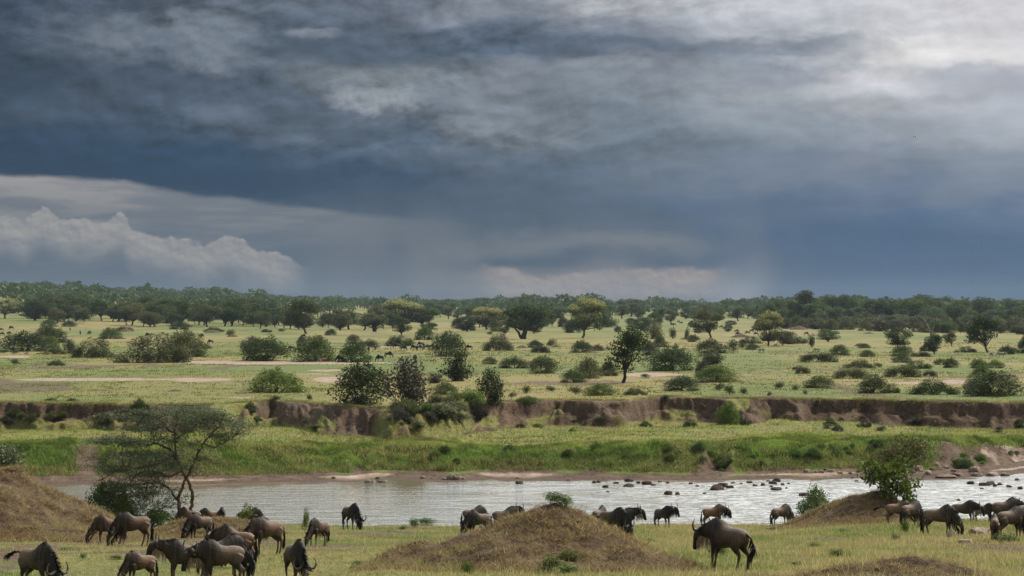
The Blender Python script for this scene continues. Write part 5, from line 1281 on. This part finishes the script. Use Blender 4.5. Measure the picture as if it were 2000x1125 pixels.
    P = [tb+np.array(q) for q in TL]; tv, tf = tube(P, [.034, .028, .022, .014], 7)
    nh = 110; kk = 1.0+2.0*rg.random(nh)**.8; i0 = np.clip(kk.astype(int), 0, 2); f = (kk-i0)[:, None]; PA = np.array(P)
    rt = PA[i0]*(1-f)+PA[i0+1]*f; dr = PA[i0+1]-PA[i0]; dr /= np.linalg.norm(dr, axis=1)[:, None]
    if tail in ('swish', 'curl'): dr = dr*.6+np.array([.35, .1, -.1])
    v, fq = hair(rt, dr, .26, .016, rg, .25)
    vv, ff = merge([(tv, tf), (v, fq)]); out['tail'] = mesh_np('tail', vv, ff, False)
    return out
_variants = {}
def beast(pose, px, row, hpx, facing, label, coat='adult', D=None, beard=None, calf=False, scale=1.0, dz=0.0, **kw):
    """facing: 0 = right, 90 = away, 180 = left, 270 = towards the camera (degrees)"""
    key = (pose, calf, tuple(sorted(kw.items())))
    if key not in _variants: _variants[key] = make_beast(pose, calf=calf, seed=len(_variants), **kw)
    ms = _variants[key]
    if D is None: x, y, z = locate(px, row, 50, 128)
    else: y = D; x = (px-1000)/F*D; z = 0
    z = float(surf(np.array([x]), np.array([y]))[0])
    # size from the height seen in the photo (withers height is 1.385 units)
    sc = hpx*y/F/1.39 if hpx else scale
    lim = (.62, .90) if calf else (.84, 1.12)
    sc = min(max(sc, lim[0]), lim[1])
    o = bpy.data.objects.new('wildebeest', None); C.objects.link(o); o.location = (x, y, z-.01+dz); o.rotation_euler = (0, 0, rad(facing)); o.scale = (sc,)*3
    tag(o, label, 'wildebeest', 'wildebeest on the near bank')
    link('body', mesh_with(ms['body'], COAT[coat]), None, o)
    for m in ms['horns']: link('horn', mesh_with(m, HORN), None, o)
    for m in ms['ears']: link('ear', mesh_with(m, COAT['dark']), None, o)
    for m in ms['eyes']: link('eye', mesh_with(m, EYE), None, o)
    link('mane', mesh_with(ms['mane'], HAIR), None, o)
    link('beard', mesh_with(ms['beard'], {'pale': BEARD, 'brown': BEARDK, None: HAIR}[beard]), None, o)
    link('tail', mesh_with(ms['tail'], HAIR), None, o)
    return o
W1 = (.22, -.18, -.15, .25)
# left group
beast('walk', -62, 1072, 86, 175, 'wildebeest almost wholly cut off by the left edge, black tail showing', 'brown', legs=(0,.1,0,.1))
beast('graze', 214, 1056, 58, 196, 'young brown grazing wildebeest half hidden behind the pale-shouldered one', 'brown', D=87, calf=True)
beast('graze', 262, 1060, 70, 208, 'tan-backed wildebeest grazing at the foot of the tall left mound', 'brown', D=84.5, legs=(.1,-.05,0,.15))
beast('graze', 72, 1142, 86, 318, 'big bull grazing at the bottom left with its tail stretched out', 'adult', D=54.5, tail='out', legs=(0,.1,-.1,.2))
beast('graze', 276, 1128, 68, 222, 'small brown wildebeest grazing left of the standing bearded pair', 'brown', calf=True, D=58.5, head_yaw=.2)
beast('up', 366, 1150, 84, 196, 'grey wildebeest standing alert with a long pale beard, left group', 'adult', D=62.5, beard='pale', legs=(0,.05,0,.1))
beast('walk', 434, 1150, 92, 202, 'large wildebeest with black belly standing at the front of the left group', 'adult', D=57.5, beard='pale', tail='curl', legs=(.05,-.05,.1,-.25), head_yaw=.35)
beast('graze', 392, 1046, 50, 222, 'brown wildebeest grazing on the low rise behind the bearded pair', 'brown', D=98, tail='hang', dz=-.12)
beast('graze', 372, 1020, 36, 160, 'brown rump just visible beside the acacia trunk', 'brown', D=110)
beast('graze', 432, 1022, 42, 285, 'black-shouldered wildebeest grazing below the rise, tail to the left', 'dark', D=114, tail='out')
beast('graze', 414, 1020, 38, 190, 'pale-backed wildebeest partly behind the black-shouldered one', 'brown', D=118)
beast('graze', 486, 1024, 42, 10, 'wildebeest grazing at the waterline behind the bright green weed', 'adult', D=117)
beast('half', 507, 1022, 34, 200, 'small tan wildebeest in front of the waterline one', 'brown', D=112, calf=True)
beast('half', 522, 1072, 78, 222, 'brown wildebeest lowering its horned head, left of the young ones', 'brown', D=71, legs=(.0,.05,.05,-.05))
beast('graze', 578, 1112, 92, 292, 'dark bull grazing towards the camera with its tail swished left', 'adult', D=61.5, tail='swish')
beast('graze', 624, 1064, 58, 238, 'young brown wildebeest with small straight horns grazing alone', 'brown', calf=True, D=85, legs=(.0,.12,.25,-.1))
beast('graze', 685, 1035, 55, 304, 'dark wildebeest grazing alone on the river edge', 'dark', D=112)
beast('walk', 462, 1112, 62, 160, 'brown wildebeest standing behind the large black-bellied one', 'brown', D=67, legs=(0,0,.12,-.1))
beast('graze', 432, 1125, 62, 20, 'wildebeest mostly hidden beyond the legs of the large black-bellied one', 'dark', D=64)
# centre group
beast('graze', 925, 1028, 44, 22, 'dark-humped wildebeest behind the grey one left of the central mound', 'adult', D=117)
beast('graze', 936, 1040, 50, 212, 'grey wildebeest grazing at the left foot of the central mound', 'adult', D=103, dz=0)
beast('up', 985, 1030, 52, 22, 'wildebeest raising its horned head behind the central mound', 'dark', D=110, neck_yaw=.2)
beast('graze', 1170, 1028, 46, 60, 'wildebeest seen from behind at the left end of the close trio', 'dark', D=114)
beast('graze', 1196, 1046, 62, 322, 'pale-flanked bull with black shoulders grazing right of the central mound', 'adult', D=96, legs=(0,.1,0,.1))
beast('up', 1212, 1042, 56, 8, 'wildebeest with head up and pale beard, right end of the close trio', 'dark', D=107, beard='pale')
beast('up', 1294, 1028, 45, 308, 'wildebeest facing the camera alone at the water edge', 'dark', D=122, beard='brown', neck_yaw=.3)
beast('walk', 1392, 1028, 40, 12, 'small brown wildebeest at the water edge behind the walking bull', 'brown', D=124)
beast('walk', 1422, 1106, 103, 132, 'largest bull walking away left with curved horns and a curled black tail', 'adult', D=60.2, beard='pale', tail='curl', neck_yaw=.12, head_yaw=-.10, legs=(.05,.28,.12,-.1), belly=1.06, fat=1.2)
beast('graze', 1524, 1026, 43, 32, 'wildebeest grazing at the left foot of the right mound', 'adult', D=122)
# right group
beast('graze', 1752, 1028, 46, 8, 'tan wildebeest with its tail held straight out, leftmost of the right group', 'brown', D=112, tail='out')
beast('graze', 1778, 1032, 48, 38, 'pale-rumped wildebeest with a black hump beside the tan one', 'adult', D=106)
beast('graze', 1832, 1038, 62, 352, 'black-shouldered bull grazing in front of the right group', 'adult', D=99, legs=(.15,-.1,-.2,.12))
beast('walk', 1880, 1030, 48, 350, 'wildebeest with pale beard standing beyond the grazing black-shouldered bull', 'adult', D=113, beard='pale')
beast('walk', 1920, 1024, 40, 330, 'tan and black young wildebeest between two larger ones, right group', 'brown', D=118, calf=True)
beast('graze', 1942, 1050, 56, 82, 'young wildebeest seen from behind with reddish rump, right group', 'brown', D=88, calf=True)
beast('graze', 1972, 1046, 66, 30, 'large wildebeest grazing at the right edge of the picture', 'adult', D=95, legs=(.1,0,.1,-.1))
beast('walk', 1962, 1030, 56, 12, 'hump-backed horned wildebeest beyond the large one at the right edge', 'dark', D=108)
beast('graze', 2010, 1040, 60, 20, 'dark wildebeest cut off by the right edge', 'dark', D=104)

# ---- far animals
def small_animal(kind):
    if kind == 'wildebeest': return _variants[[k for k in _variants if k[0] == 'graze' and not k[1]][0]]
    lf = []
    if kind == 'impala':
        lf.append(loft([(-.42,0,.72),(-.36,0,.74),(-.1,0,.72),(.15,0,.72),(.32,0,.75),(.38,0,.78)], [.04,.12,.13,.13,.10,.05], [.05,.13,.14,.15,.13,.08]))
        lf.append(loft([(.28,0,.80),(.42,0,.95),(.50,0,1.10)], [.07,.05,.04], [.10,.06,.05])); lf.append(loft([(.48,0,1.13),(.56,0,1.12),(.68,0,1.05)], [.045,.045,.025], [.05,.05,.03]))
        R_ = [.06,.035,.02,.018]
    else:
        lf.append(loft([(-.62,0,.95),(-.54,0,.98),(-.2,0,.92),(.2,0,.92),(.46,0,1.0),(.56,0,1.05)], [.08,.24,.27,.26,.20,.08], [.10,.27,.28,.28,.26,.15]))
        lf.append(loft([(.42,0,1.05),(.66,0,.98),(.86,0,.78)], [.14,.10,.08], [.25,.18,.13])); lf.append(loft([(.86,0,.80),(.96,0,.64),(1.04,0,.40),(1.05,0,.34)], [.08,.09,.06,.05], [.10,.12,.07,.05]))
        R_ = [.11,.06,.035,.04]
    hx = (.28, -.34) if kind == 'impala' else (.40, -.48); zt = .72 if kind == 'impala' else .85
    for x in hx:
        for sg in (1, -1):
            y = sg*(.06 if kind == 'impala' else .13); lf.append(loft([(x, y, zt), (x-.02, y, zt*.55), (x+(.02 if x > 0 else -.04), y, zt*.3), (x, y, 0)], R_, [r*1.1 for r in R_], None, 7))
    body = fuse(lf, .03, 3); n = len(body.vertices); col = np.zeros((n, 4), np.float32); col[:, 3] = 1
    co = np.empty(n*3, np.float32); body.vertices.foreach_get('co', co); col[:, 1] = sst(co.reshape(-1, 3)[:, 2], .7, .55)
    body.attributes.new('mask', 'FLOAT_COLOR', 'POINT').data.foreach_set('color', col.ravel())
    tv, tf = tube([(hx[1]-.1, 0, zt+.05), (hx[1]-.16, 0, zt-.1), (hx[1]-.15, 0, zt-.28)], [.02, .018, .01], 5)
    r = dict(body=body, tail=mesh_np('tail', tv, tf, True))
    if kind == 'impala':
        er = [tube([(.49, sg*.03, 1.16), (.47, sg*.09, 1.22)], [.02, .006], 5) for sg in (1, -1)]; r['ears'] = [mesh_np('ear', v, f, True) for v, f in er]
    return r
SM = {}
def far_animal(kind, px, row, hpx, facing, label=None):
    if kind not in SM: SM[kind] = small_animal(kind)
    ms = SM[kind]; x, y, z = locate(px, row, 230, 2500)
    H0 = {'wildebeest': 1.39, 'impala': 1.15, 'zebra': 1.3}[kind]
    sc = min(max(hpx*y/F/H0, .85), 1.5)
    o = bpy.data.objects.new(kind, None); C.objects.link(o); o.location = (x, y, z); o.rotation_euler = (0, 0, rad(facing)); o.scale = (sc,)*3
    o['category'] = kind
    ct = {'wildebeest': 'dark', 'impala': 'impala', 'zebra': 'zebra'}[kind]
    link('body', mesh_with(ms['body'], COAT[ct]), None, o)
    link('tail', mesh_with(ms['tail'], HAIR if kind != 'impala' else COAT['impala']), None, o)
    if kind == 'wildebeest':
        link('mane', mesh_with(ms['mane'], HAIR), None, o)
    side = {0: 'right', 1: 'away', 2: 'left', 3: 'forward'}[int(((facing+45) % 360)//90)]
    VEG.append(dict(o=o, px=px, row=row, words=f"distant {kind} facing {side}", land=None, label=label, grp=f"{kind} herd on the far plain"))
    if label: o['label'] = label; o['group'] = f"{kind} herd on the far plain"
for i, (px, row, h) in enumerate([(23,644,8),(17,654,7),(4,647,6),(3,656,8),(137,646,7),(157,654,9),(290,659,10),(392,660,9),(412,672,9),(592,660,8),(570,686,8),(581,688,8),(720,687,11),(733,684,10),(743,706,9),(758,699,10),(776,680,7),(787,685,7),(810,684,8),(818,684,8),(812,707,9),(828,679,7),(840,666,9),(843,682,8),(917,684,10),(850,684,7),(822,677,6),(832,683,7),(46,650,6),(365,652,6)]):
    far_animal('wildebeest', px, row, h, [170, 350, 190, 20, 280, 100, 160, 5][i % 8])
far_animal('wildebeest', 665, 707, 14, 205, 'large dark wildebeest grazing between two bushes, middle of the left plain')
for i, (px, row, h) in enumerate([(52,696,10),(75,697,9),(83,696,9),(92,697,9),(97,696,8),(115,697,8),(139,695,9),(145,695,8),(167,698,8),(174,698,7),(183,698,9),(191,698,8),(218,698,8),(350,696,7),(372,698,7),(490,703,11),(558,704,12),(634,708,9),(687,707,9),(441,696,7),(783,709,8),(844,711,7),(851,711,7),(951,715,6),(1089,716,7)]):
    far_animal('impala', px, row, h, [350, 10, 175, 0, 200, 15, 270, 355][i % 8])
for px, row, h, fc in [(1484,690,9,100),(1491,690,9,80),(1596,690,9,190),(1936,699,9,280),(1955,699,10,170)]: far_animal('zebra', px, row, h, fc)
# scattered herd dots on the pale far slopes
rh = np.random.default_rng(41)
for i in range(70):
    px, row = [(rh.uniform(0, 90), rh.uniform(584, 596)), (rh.uniform(1240, 1420), rh.uniform(628, 642)), (rh.uniform(180, 420), rh.uniform(590, 606)), (rh.uniform(700, 780), rh.uniform(614, 624)), (rh.uniform(1430, 1640), rh.uniform(640, 656))][i % 5]
    far_animal('wildebeest', px, row, 3, rh.choice([0, 180, 170, 350]))

# ---- birds
def bird(px, row, D, span, label, bank=.2):
    x = (px-1000)/F*D; z = CAMZ-(row-HOR)*D/F; s = span/2
    o = bpy.data.objects.new('flying_bird', None); C.objects.link(o); o.location = (x, D, z); o.rotation_euler = (0, bank, rad(200)); tag(o, label, 'bird')
    v, a, b = loft([(-.34*s, 0, 0), (-.2*s, 0, .0), (.1*s, 0, 0), (.3*s, 0, .02*s), (.48*s, 0, .03*s)], [.03*s, .08*s, .10*s, .05*s, .01*s], [.02*s, .06*s, .08*s, .05*s, .01*s])
    link('body', mesh_np('bird_body', v, [np.array(a), np.array(b)], True), WHITE, o)
    for sg in (1, -1):
        v, a, b = loft([(0, sg*.05*s, .03*s), (.04*s, sg*.4*s, .22*s), (0, sg*.75*s, .20*s), (-.1*s, sg*1.0*s, .12*s)], [.15*s, .14*s, .10*s, .02*s], [.012*s]*4, (1, 0, 0), 8)
        link('wing', mesh_np('bird_wing', v, [np.array(a), np.array(b)], True), plain('grey_feather', (.16,.16,.17), .6), o)
bird(1788, 268, 300, 1.4, 'pale bird gliding with raised wings before the storm cloud')
bird(1438, 245, 500, .8, 'tiny bird far off in the middle of the sky')
def egret(px, row):
    x, y, z = locate(px, row, 206, 900); o = bpy.data.objects.new('egret', None); C.objects.link(o); o.location = (x, y, z); tag(o, 'white egret standing on pale grass beyond the biggest right-edge bush', 'bird')
    v, a, b = loft([(-.25,0,.35),(-.1,0,.42),(.1,0,.46),(.18,0,.5)], [.02,.09,.08,.03], [.02,.08,.08,.03]); link('body', mesh_np('egret_body', v, [np.array(a), np.array(b)], True), WHITE, o)
    v, f = tube([(.15,0,.5),(.2,0,.65),(.15,0,.78),(.22,0,.86),(.36,0,.82)], [.035,.025,.02,.03,.006], 6); link('neck', mesh_np('egret_neck', v, f, True), WHITE, o)
    for sg in (1, -1):
        v, f = tube([(0,sg*.03,.4),(0,sg*.03,0)], [.012,.012], 4); link('leg', mesh_np('egret_leg', v, f), HAIR, o)
egret(1963, 724)

# ------------------------------------------------------------------ grass
def mat_grass():
    m, B, bs = pri('grass_blades', .7)
    at = B.n('ShaderNodeAttribute', attribute_name='mask'); B.l(at.outputs['Color'], bs.inputs['Base Color'])
    tr = B.n('ShaderNodeBsdfTranslucent'); B.l(at.outputs['Color'], tr.inputs[0]); mx = B.n('ShaderNodeMixShader'); mx.inputs[0].default_value = .45
    out = m.node_tree.nodes['Material Output']; B.l(bs.outputs[0], mx.inputs[1]); B.l(tr.outputs[0], mx.inputs[2]); B.l(mx.outputs[0], out.inputs[0])
    return m
GRM = mat_grass()
def blades(X, Y, Z, H, Wd, colr, rg, lean=.45, name='grass', label=None, per=1):
    n = len(X); a = rg.uniform(0, 6.283, n); ln = rg.normal(0, lean, (n, 2))*H[:, None]
    ux = np.cos(a)*Wd*.5; uy = np.sin(a)*Wd*.5*.4
    B0 = np.stack([X-ux, Y-uy, Z-.02], 1); B1 = np.stack([X+ux, Y+uy, Z-.02], 1); Tp = np.stack([X+ln[:, 0], Y+ln[:, 1], Z+H], 1)
    V = np.stack([B0, B1, Tp], 1).reshape(-1, 3); Fq = np.arange(n*3).reshape(n, 3)
    c = np.ones((n, 4)); c[:, :3] = colr
    o = link(name, mesh_np(name, V, Fq, False, np.repeat(c, 3, 0)), GRM); tag(o, label, 'grass', kind='stuff'); return o
def tint(t, rg, a, b):
    c = np.array(a)*(1-t[:, None])+np.array(b)*t[:, None]; return c*rg.uniform(.65, 1.3, len(t))[:, None]
STRAW, GRN, LUSH, DRYB = (.45,.365,.165), (.225,.27,.075), (.125,.185,.036), (.26,.175,.09)
def cover(X, Y, seedoff=0):
    nz = fbm(X/5, Y/7, 40, 4); nz2 = fbm(X/1.6, Y/2.2, 41, 3); q = 1000+X/Y*F
    lush = np.clip(.28+1.3*nz+.5*nz2, 0, 1); bare = sst(fbm(X/3.2, Y/4.5, 42, 4)+.35*nz2, .10, .42)
    bare = np.maximum(bare, sst(q, 760, 350)*sst(Y, 60, 72)*sst(nz2+nz, -.5, .3)*.85)
    return lush, bare, q
def near_grass():
    rg = np.random.default_rng(61); n = 620000
    D = np.sqrt(rg.uniform(44**2, 131**2, n)); q = rg.uniform(-420, 2420, n); X = (q-1000)/F*D
    lush, bare, q = cover(X, D); mh = mound_h(X, D)
    lip = lipD(q); keep = (D < lip+.8) & (rg.random(n) > bare*.72) & (mh < .04)
    keep &= rg.random(n) < np.clip(90/D, .6, 1)
    X, D, lush, bare, q = X[keep], D[keep], lush[keep], bare[keep], q[keep]; n = len(X)
    clump = fbm(X/.55, D/.8, 63, 2); tall = sst(clump, .12, .45)
    H = (.045+.07*rg.random(n)+.16*tall*rg.random(n)+.06*sst(q, 1250, 1700)*rg.random(n))*(1-.5*bare)
    stalk = rg.random(n) < .035; H = H*(1-.45*sst(q, 1150, 750)); H = np.where(stalk, H+.12+.25*rg.random(n), H)
    t = np.clip(lush*1.3+.35*tall+rg.normal(0, .25, n), 0, 1)
    col = tint(t, rg, STRAW, GRN); deep = (sst(lush+.5*clump, .75, 1.1)*rg.random(n) > .4); col[deep] = tint(t[deep], rg, GRN, LUSH)
    b2 = (bare > .4) & (rg.random(n) < .6); col[b2] = tint(rg.random(b2.sum()), rg, DRYB, STRAW)
    col[stalk] = tint(rg.random(stalk.sum())*.3, rg, (.46,.38,.20), GRN)
    W_ = np.where(stalk, .012, .018+.016*rg.random(n))*(1+D/160)
    blades(X, D, terrain(X, D), H, W_, col, rg, .4, 'meadow_grass', 'mixed green and straw grass covering the near bank')
    # matted dry grass on the mounds
    Xs = []; Ys = []
    for (x0, y0, gx, gy, mz, h, Rm, dp) in MOUNDS:
        k = int(3600*Rm*Rm*dp); Xs.append(x0+rg.uniform(-Rm, Rm, k)); Ys.append(y0+rg.uniform(-Rm*dp, Rm*dp, k))
    X = np.concatenate(Xs); Y = np.concatenate(Ys); mh = mound_h(X, Y)
    keep = (mh > .01) & (rg.random(len(X)) < np.clip(.10+1.5*(fbm(X/.9, Y/.5, 65, 3)+.18)+.6*(mh < .12), .05, 1)); X, Y, mh = X[keep], Y[keep], mh[keep]; n = len(X)
    gr = sst(fbm(X/1.4, Y/1.4, 66, 3)+.25*(.3-mh), .05, .35); t = rg.random(n)
    col = tint(t*.6, rg, DRYB, STRAW); g2 = rg.random(n) < gr*.55+.05; col[g2] = tint(rg.random(g2.sum()), rg, STRAW, GRN)
    H = .03+.07*rg.random(n)+.14*rg.random(n)**4
    blades(X, Y, surf(X, Y), H, .018+.016*rg.random(n), col*rg.uniform(.5, 1.3, n)[:, None], rg, 1.1, 'mound_grass', 'matted dry grass on the earth mounds')
near_grass()
def bank_grass():
    rg = np.random.default_rng(67); n = 380000
    q = rg.uniform(-300, 2300, n); ed = edgeD(q); cl = clifD(q); u = rg.random(n)
    D = np.where(u < .62, ed+3.8+rg.random(n)**.9*14, np.where(u < .86, ed+14+rg.random(n)*(cl-ed-10), cl+rg.normal(0, .5, n)+.3))
    X = (q-1000)/F*D; e = D-edgeD(q)
    nz = fbm(X/9, D/6, 68, 3); gul = sst(np.abs(q-172+18*nz), 40, 14)*sst(e, 22, 10)+sst(np.abs(q-(706-e*1.2)), 22, 8)*sst(e, 10, 6)+sst(q, 1790, 1850)*sst(e, 12.5, 10)+sst(np.abs(q-1400), 50, 22)*sst(e, 9, 7)
    c = (D-(clifD(q)-runD(q)))/runD(q)
    face = (c > .15) & (c < .93)
    keep = (rg.random(n) > gul) & ((~face) | (rg.random(n) < .30*sst(fbm(X/2.2, c*2.2, 48, 4), -.1, .25)+.6*sst(np.abs(q-845), 90, 50)))
    keep &= e > 3.0+2.0*vn(X/2.2, X*0, 46)+2.0*vn(X/9, X*0, 47)
    X, D, e, c, q, nz = X[keep], D[keep], e[keep], c[keep], q[keep], nz[keep]; n = len(X)
    st = sst(e+9*fbm(X/6, D/5, 73, 3), 6, 19); clump = fbm(X/1.3, D/1.1, 69, 3)
    t = np.clip(st*.8+.5*nz+rg.normal(0, .2, n), 0, 1)
    col = tint(t, rg, LUSH, (.25,.30,.06)); top = c > .9; col[top] = tint(rg.random(top.sum()), rg, STRAW, GRN)
    brow = (c > .05) & (c < .93) & (rg.random(n) < .6); col[brow] = tint(rg.random(brow.sum()), rg, DRYB, STRAW)
    col *= (.62+.75*sst(fbm(X/1.8, D/1.3, 74, 3), -.35, .35))[:, None]; yl = rg.random(n) < .55*sst(fbm(X/3.5, D/2, 75, 2), .0, .3); col[yl] = tint(rg.random(yl.sum()), rg, (.27,.28,.075), (.40,.31,.14))
    low = (e < 6.2) & (rg.random(n) < .5); col[low] = tint(rg.random(low.sum()), rg, DRYB, GRN)
    H = .06+.14*rg.random(n)+.55*sst(clump, .0, .45)*(1-st)*rg.random(n)+.12*(1-st)*rg.random(n); H = np.where(top, .05+.2*rg.random(n)**2, H)
    blades(X, D, terrain(X, D), H, .05+.06*rg.random(n), col, rg, .5, 'bank_grass', 'lush green grass on the far river bank and terrace')
    n = 30000; q = rg.uniform(-250, 2250, n); cl = clifD(q); D = cl+rg.normal(-.15, .18, n); X = (q-1000)/F*D; k_ = vn(X/1.3, X*0+3, 91) > -.12; X, D, q = X[k_], D[k_], q[k_]; n = len(X)
    zz = terrain(X, clifD(q)+.4); H = rg.uniform(.1, .32, n); sg = np.where(rg.random(n) < .45, -1.9, .8)
    blades(X, D, zz+.03, H*sg, .05+.05*rg.random(n), tint(rg.random(n), rg, (.30,.24,.11), GRN), rg, .6, 'lip_grass', 'ragged grass hanging over the lip of the cut bank')
    # plain behind the cut bank
    n = 260000; D = np.exp(rg.uniform(math.log(226), math.log(620), n)); q = rg.uniform(-150, 2150, n); X = (q-1000)/F*D
    cl = clifD(q); cm = fbm(X/1.6, D/3.0, 71, 3); big = fbm(X/14, D/34, 72, 3)
    row = HOR+(CAMZ-terrain(X, D))*F/D
    keep = (D > cl+.2) & (rg.random(n) < (.15+.8*sst(cm, -.05, .4))*sst(fbm(X/13, D/30, 76, 3), -.35, .2))
    for (sx, sy, hw, hh) in [(160,741,230,3),(395,742,75,6),(645,741,40,6),(560,709,200,3.5),(430,707,70,2.5),(30,697,45,3),(640,724,45,2),(1270,732,60,4),(1865,745,35,4),(1800,748,120,3)]:
        keep &= ((q-sx)/hw)**2+((row-sy)/hh)**2 > .9
    X, D, cm, big = X[keep], D[keep], cm[keep], big[keep]; n = len(X)
    t = np.clip(.5+1.2*big+.8*cm+rg.normal(0, .2, n), 0, 1); col = tint(t, rg, (.29,.245,.085), (.155,.185,.042))
    H = (.05+.10*rg.random(n)+.14*sst(cm, .1, .5)*rg.random(n))
    blades(X, D, terrain(X, D), H, (.08+.10*rg.random(n))*(D/260), col, rg, .5, 'plain_grass', 'short dry and green grass on the far plain')
bank_grass()

# labels for everything placed after the bushes
def auto_labels2():
    LAND2 = LAND+[('the central mound', 1088, 1000), ('the feathery acacia', 340, 940), ('the right mound tree', 1765, 930), ('the big river rock cluster', 1405, 955), ('the big boulders of the right bar', 1905, 925), ('the first rock cluster', 1230, 946), ('the upstream rock group', 1516, 950), ('the pile on the muddy shore', 888, 935), ('the shore stones near the gully', 735, 942),
                  ('the reed patch', 1876, 930), ('the large plain wildebeest', 665, 707), ('the fresh green cliff bush', 1423, 829)]
    todo = [v for v in VEG if not v['label'] and 'label' not in v['o']]
    buckets = {}
    for v in todo:
        best = min(LAND2, key=lambda L: math.hypot((v['px']-L[1]), 3.5*(v['row']-L[2])))
        dxp = v['px']-best[1]; dr = v['row']-best[2]
        side = ('before' if dr > 0 else 'behind') if abs(dxp) < 12 else ('right of' if dxp > 0 else 'left of')
        if side in ('right of', 'left of') and abs(dr) > 6: side = ('up ' if dr < 0 else 'down ')+side
        v['dist'] = math.hypot(dxp, 3.5*dr); buckets.setdefault((v['words'], side, best[0]), []).append(v)
    ords = ['nearest', 'second', 'third', 'fourth', 'fifth', 'sixth', 'seventh', 'eighth', 'ninth', 'tenth', 'eleventh', 'twelfth', 'thirteenth', 'fourteenth', 'fifteenth', 'sixteenth', 'seventeenth', 'eighteenth']
    for (w, side, land), vs in buckets.items():
        vs.sort(key=lambda v: v['dist'])
        for i, v in enumerate(vs):
            v['o']['label'] = f"{w} {side} {land}" if len(vs) == 1 else f"{ords[min(i, 17)]} {w} {side} {land}"
            v['o']['group'] = v.get('grp') or 'plants of the far bank'
auto_labels2()

# ------------------------------------------------------------------ air
def haze():
    v = np.array([(x, y, z) for z in (-1.8, 66) for y in (-60, 6350) for x in (-5600, 5600)], float)
    f = np.array([(0,1,3,2),(4,6,7,5),(0,4,5,1),(2,3,7,6),(0,2,6,4),(1,5,7,3)])[:, ::-1]
    m = bpy.data.materials.new('air'); m.use_nodes = True; nt = m.node_tree; nt.nodes.clear()
    o = nt.nodes.new('ShaderNodeOutputMaterial'); p = nt.nodes.new('ShaderNodeVolumePrincipled')
    p.inputs['Color'].default_value = (.40, .50, .62, 1); p.inputs['Density'].default_value = 6.5e-5; p.inputs['Anisotropy'].default_value = .1
    nt.links.new(p.outputs[0], o.inputs['Volume'])
    ob = link('haze', mesh_np('haze', v, f), m); tag(ob, 'thin blue-grey storm air over the whole plain', 'haze', kind='stuff')
haze()
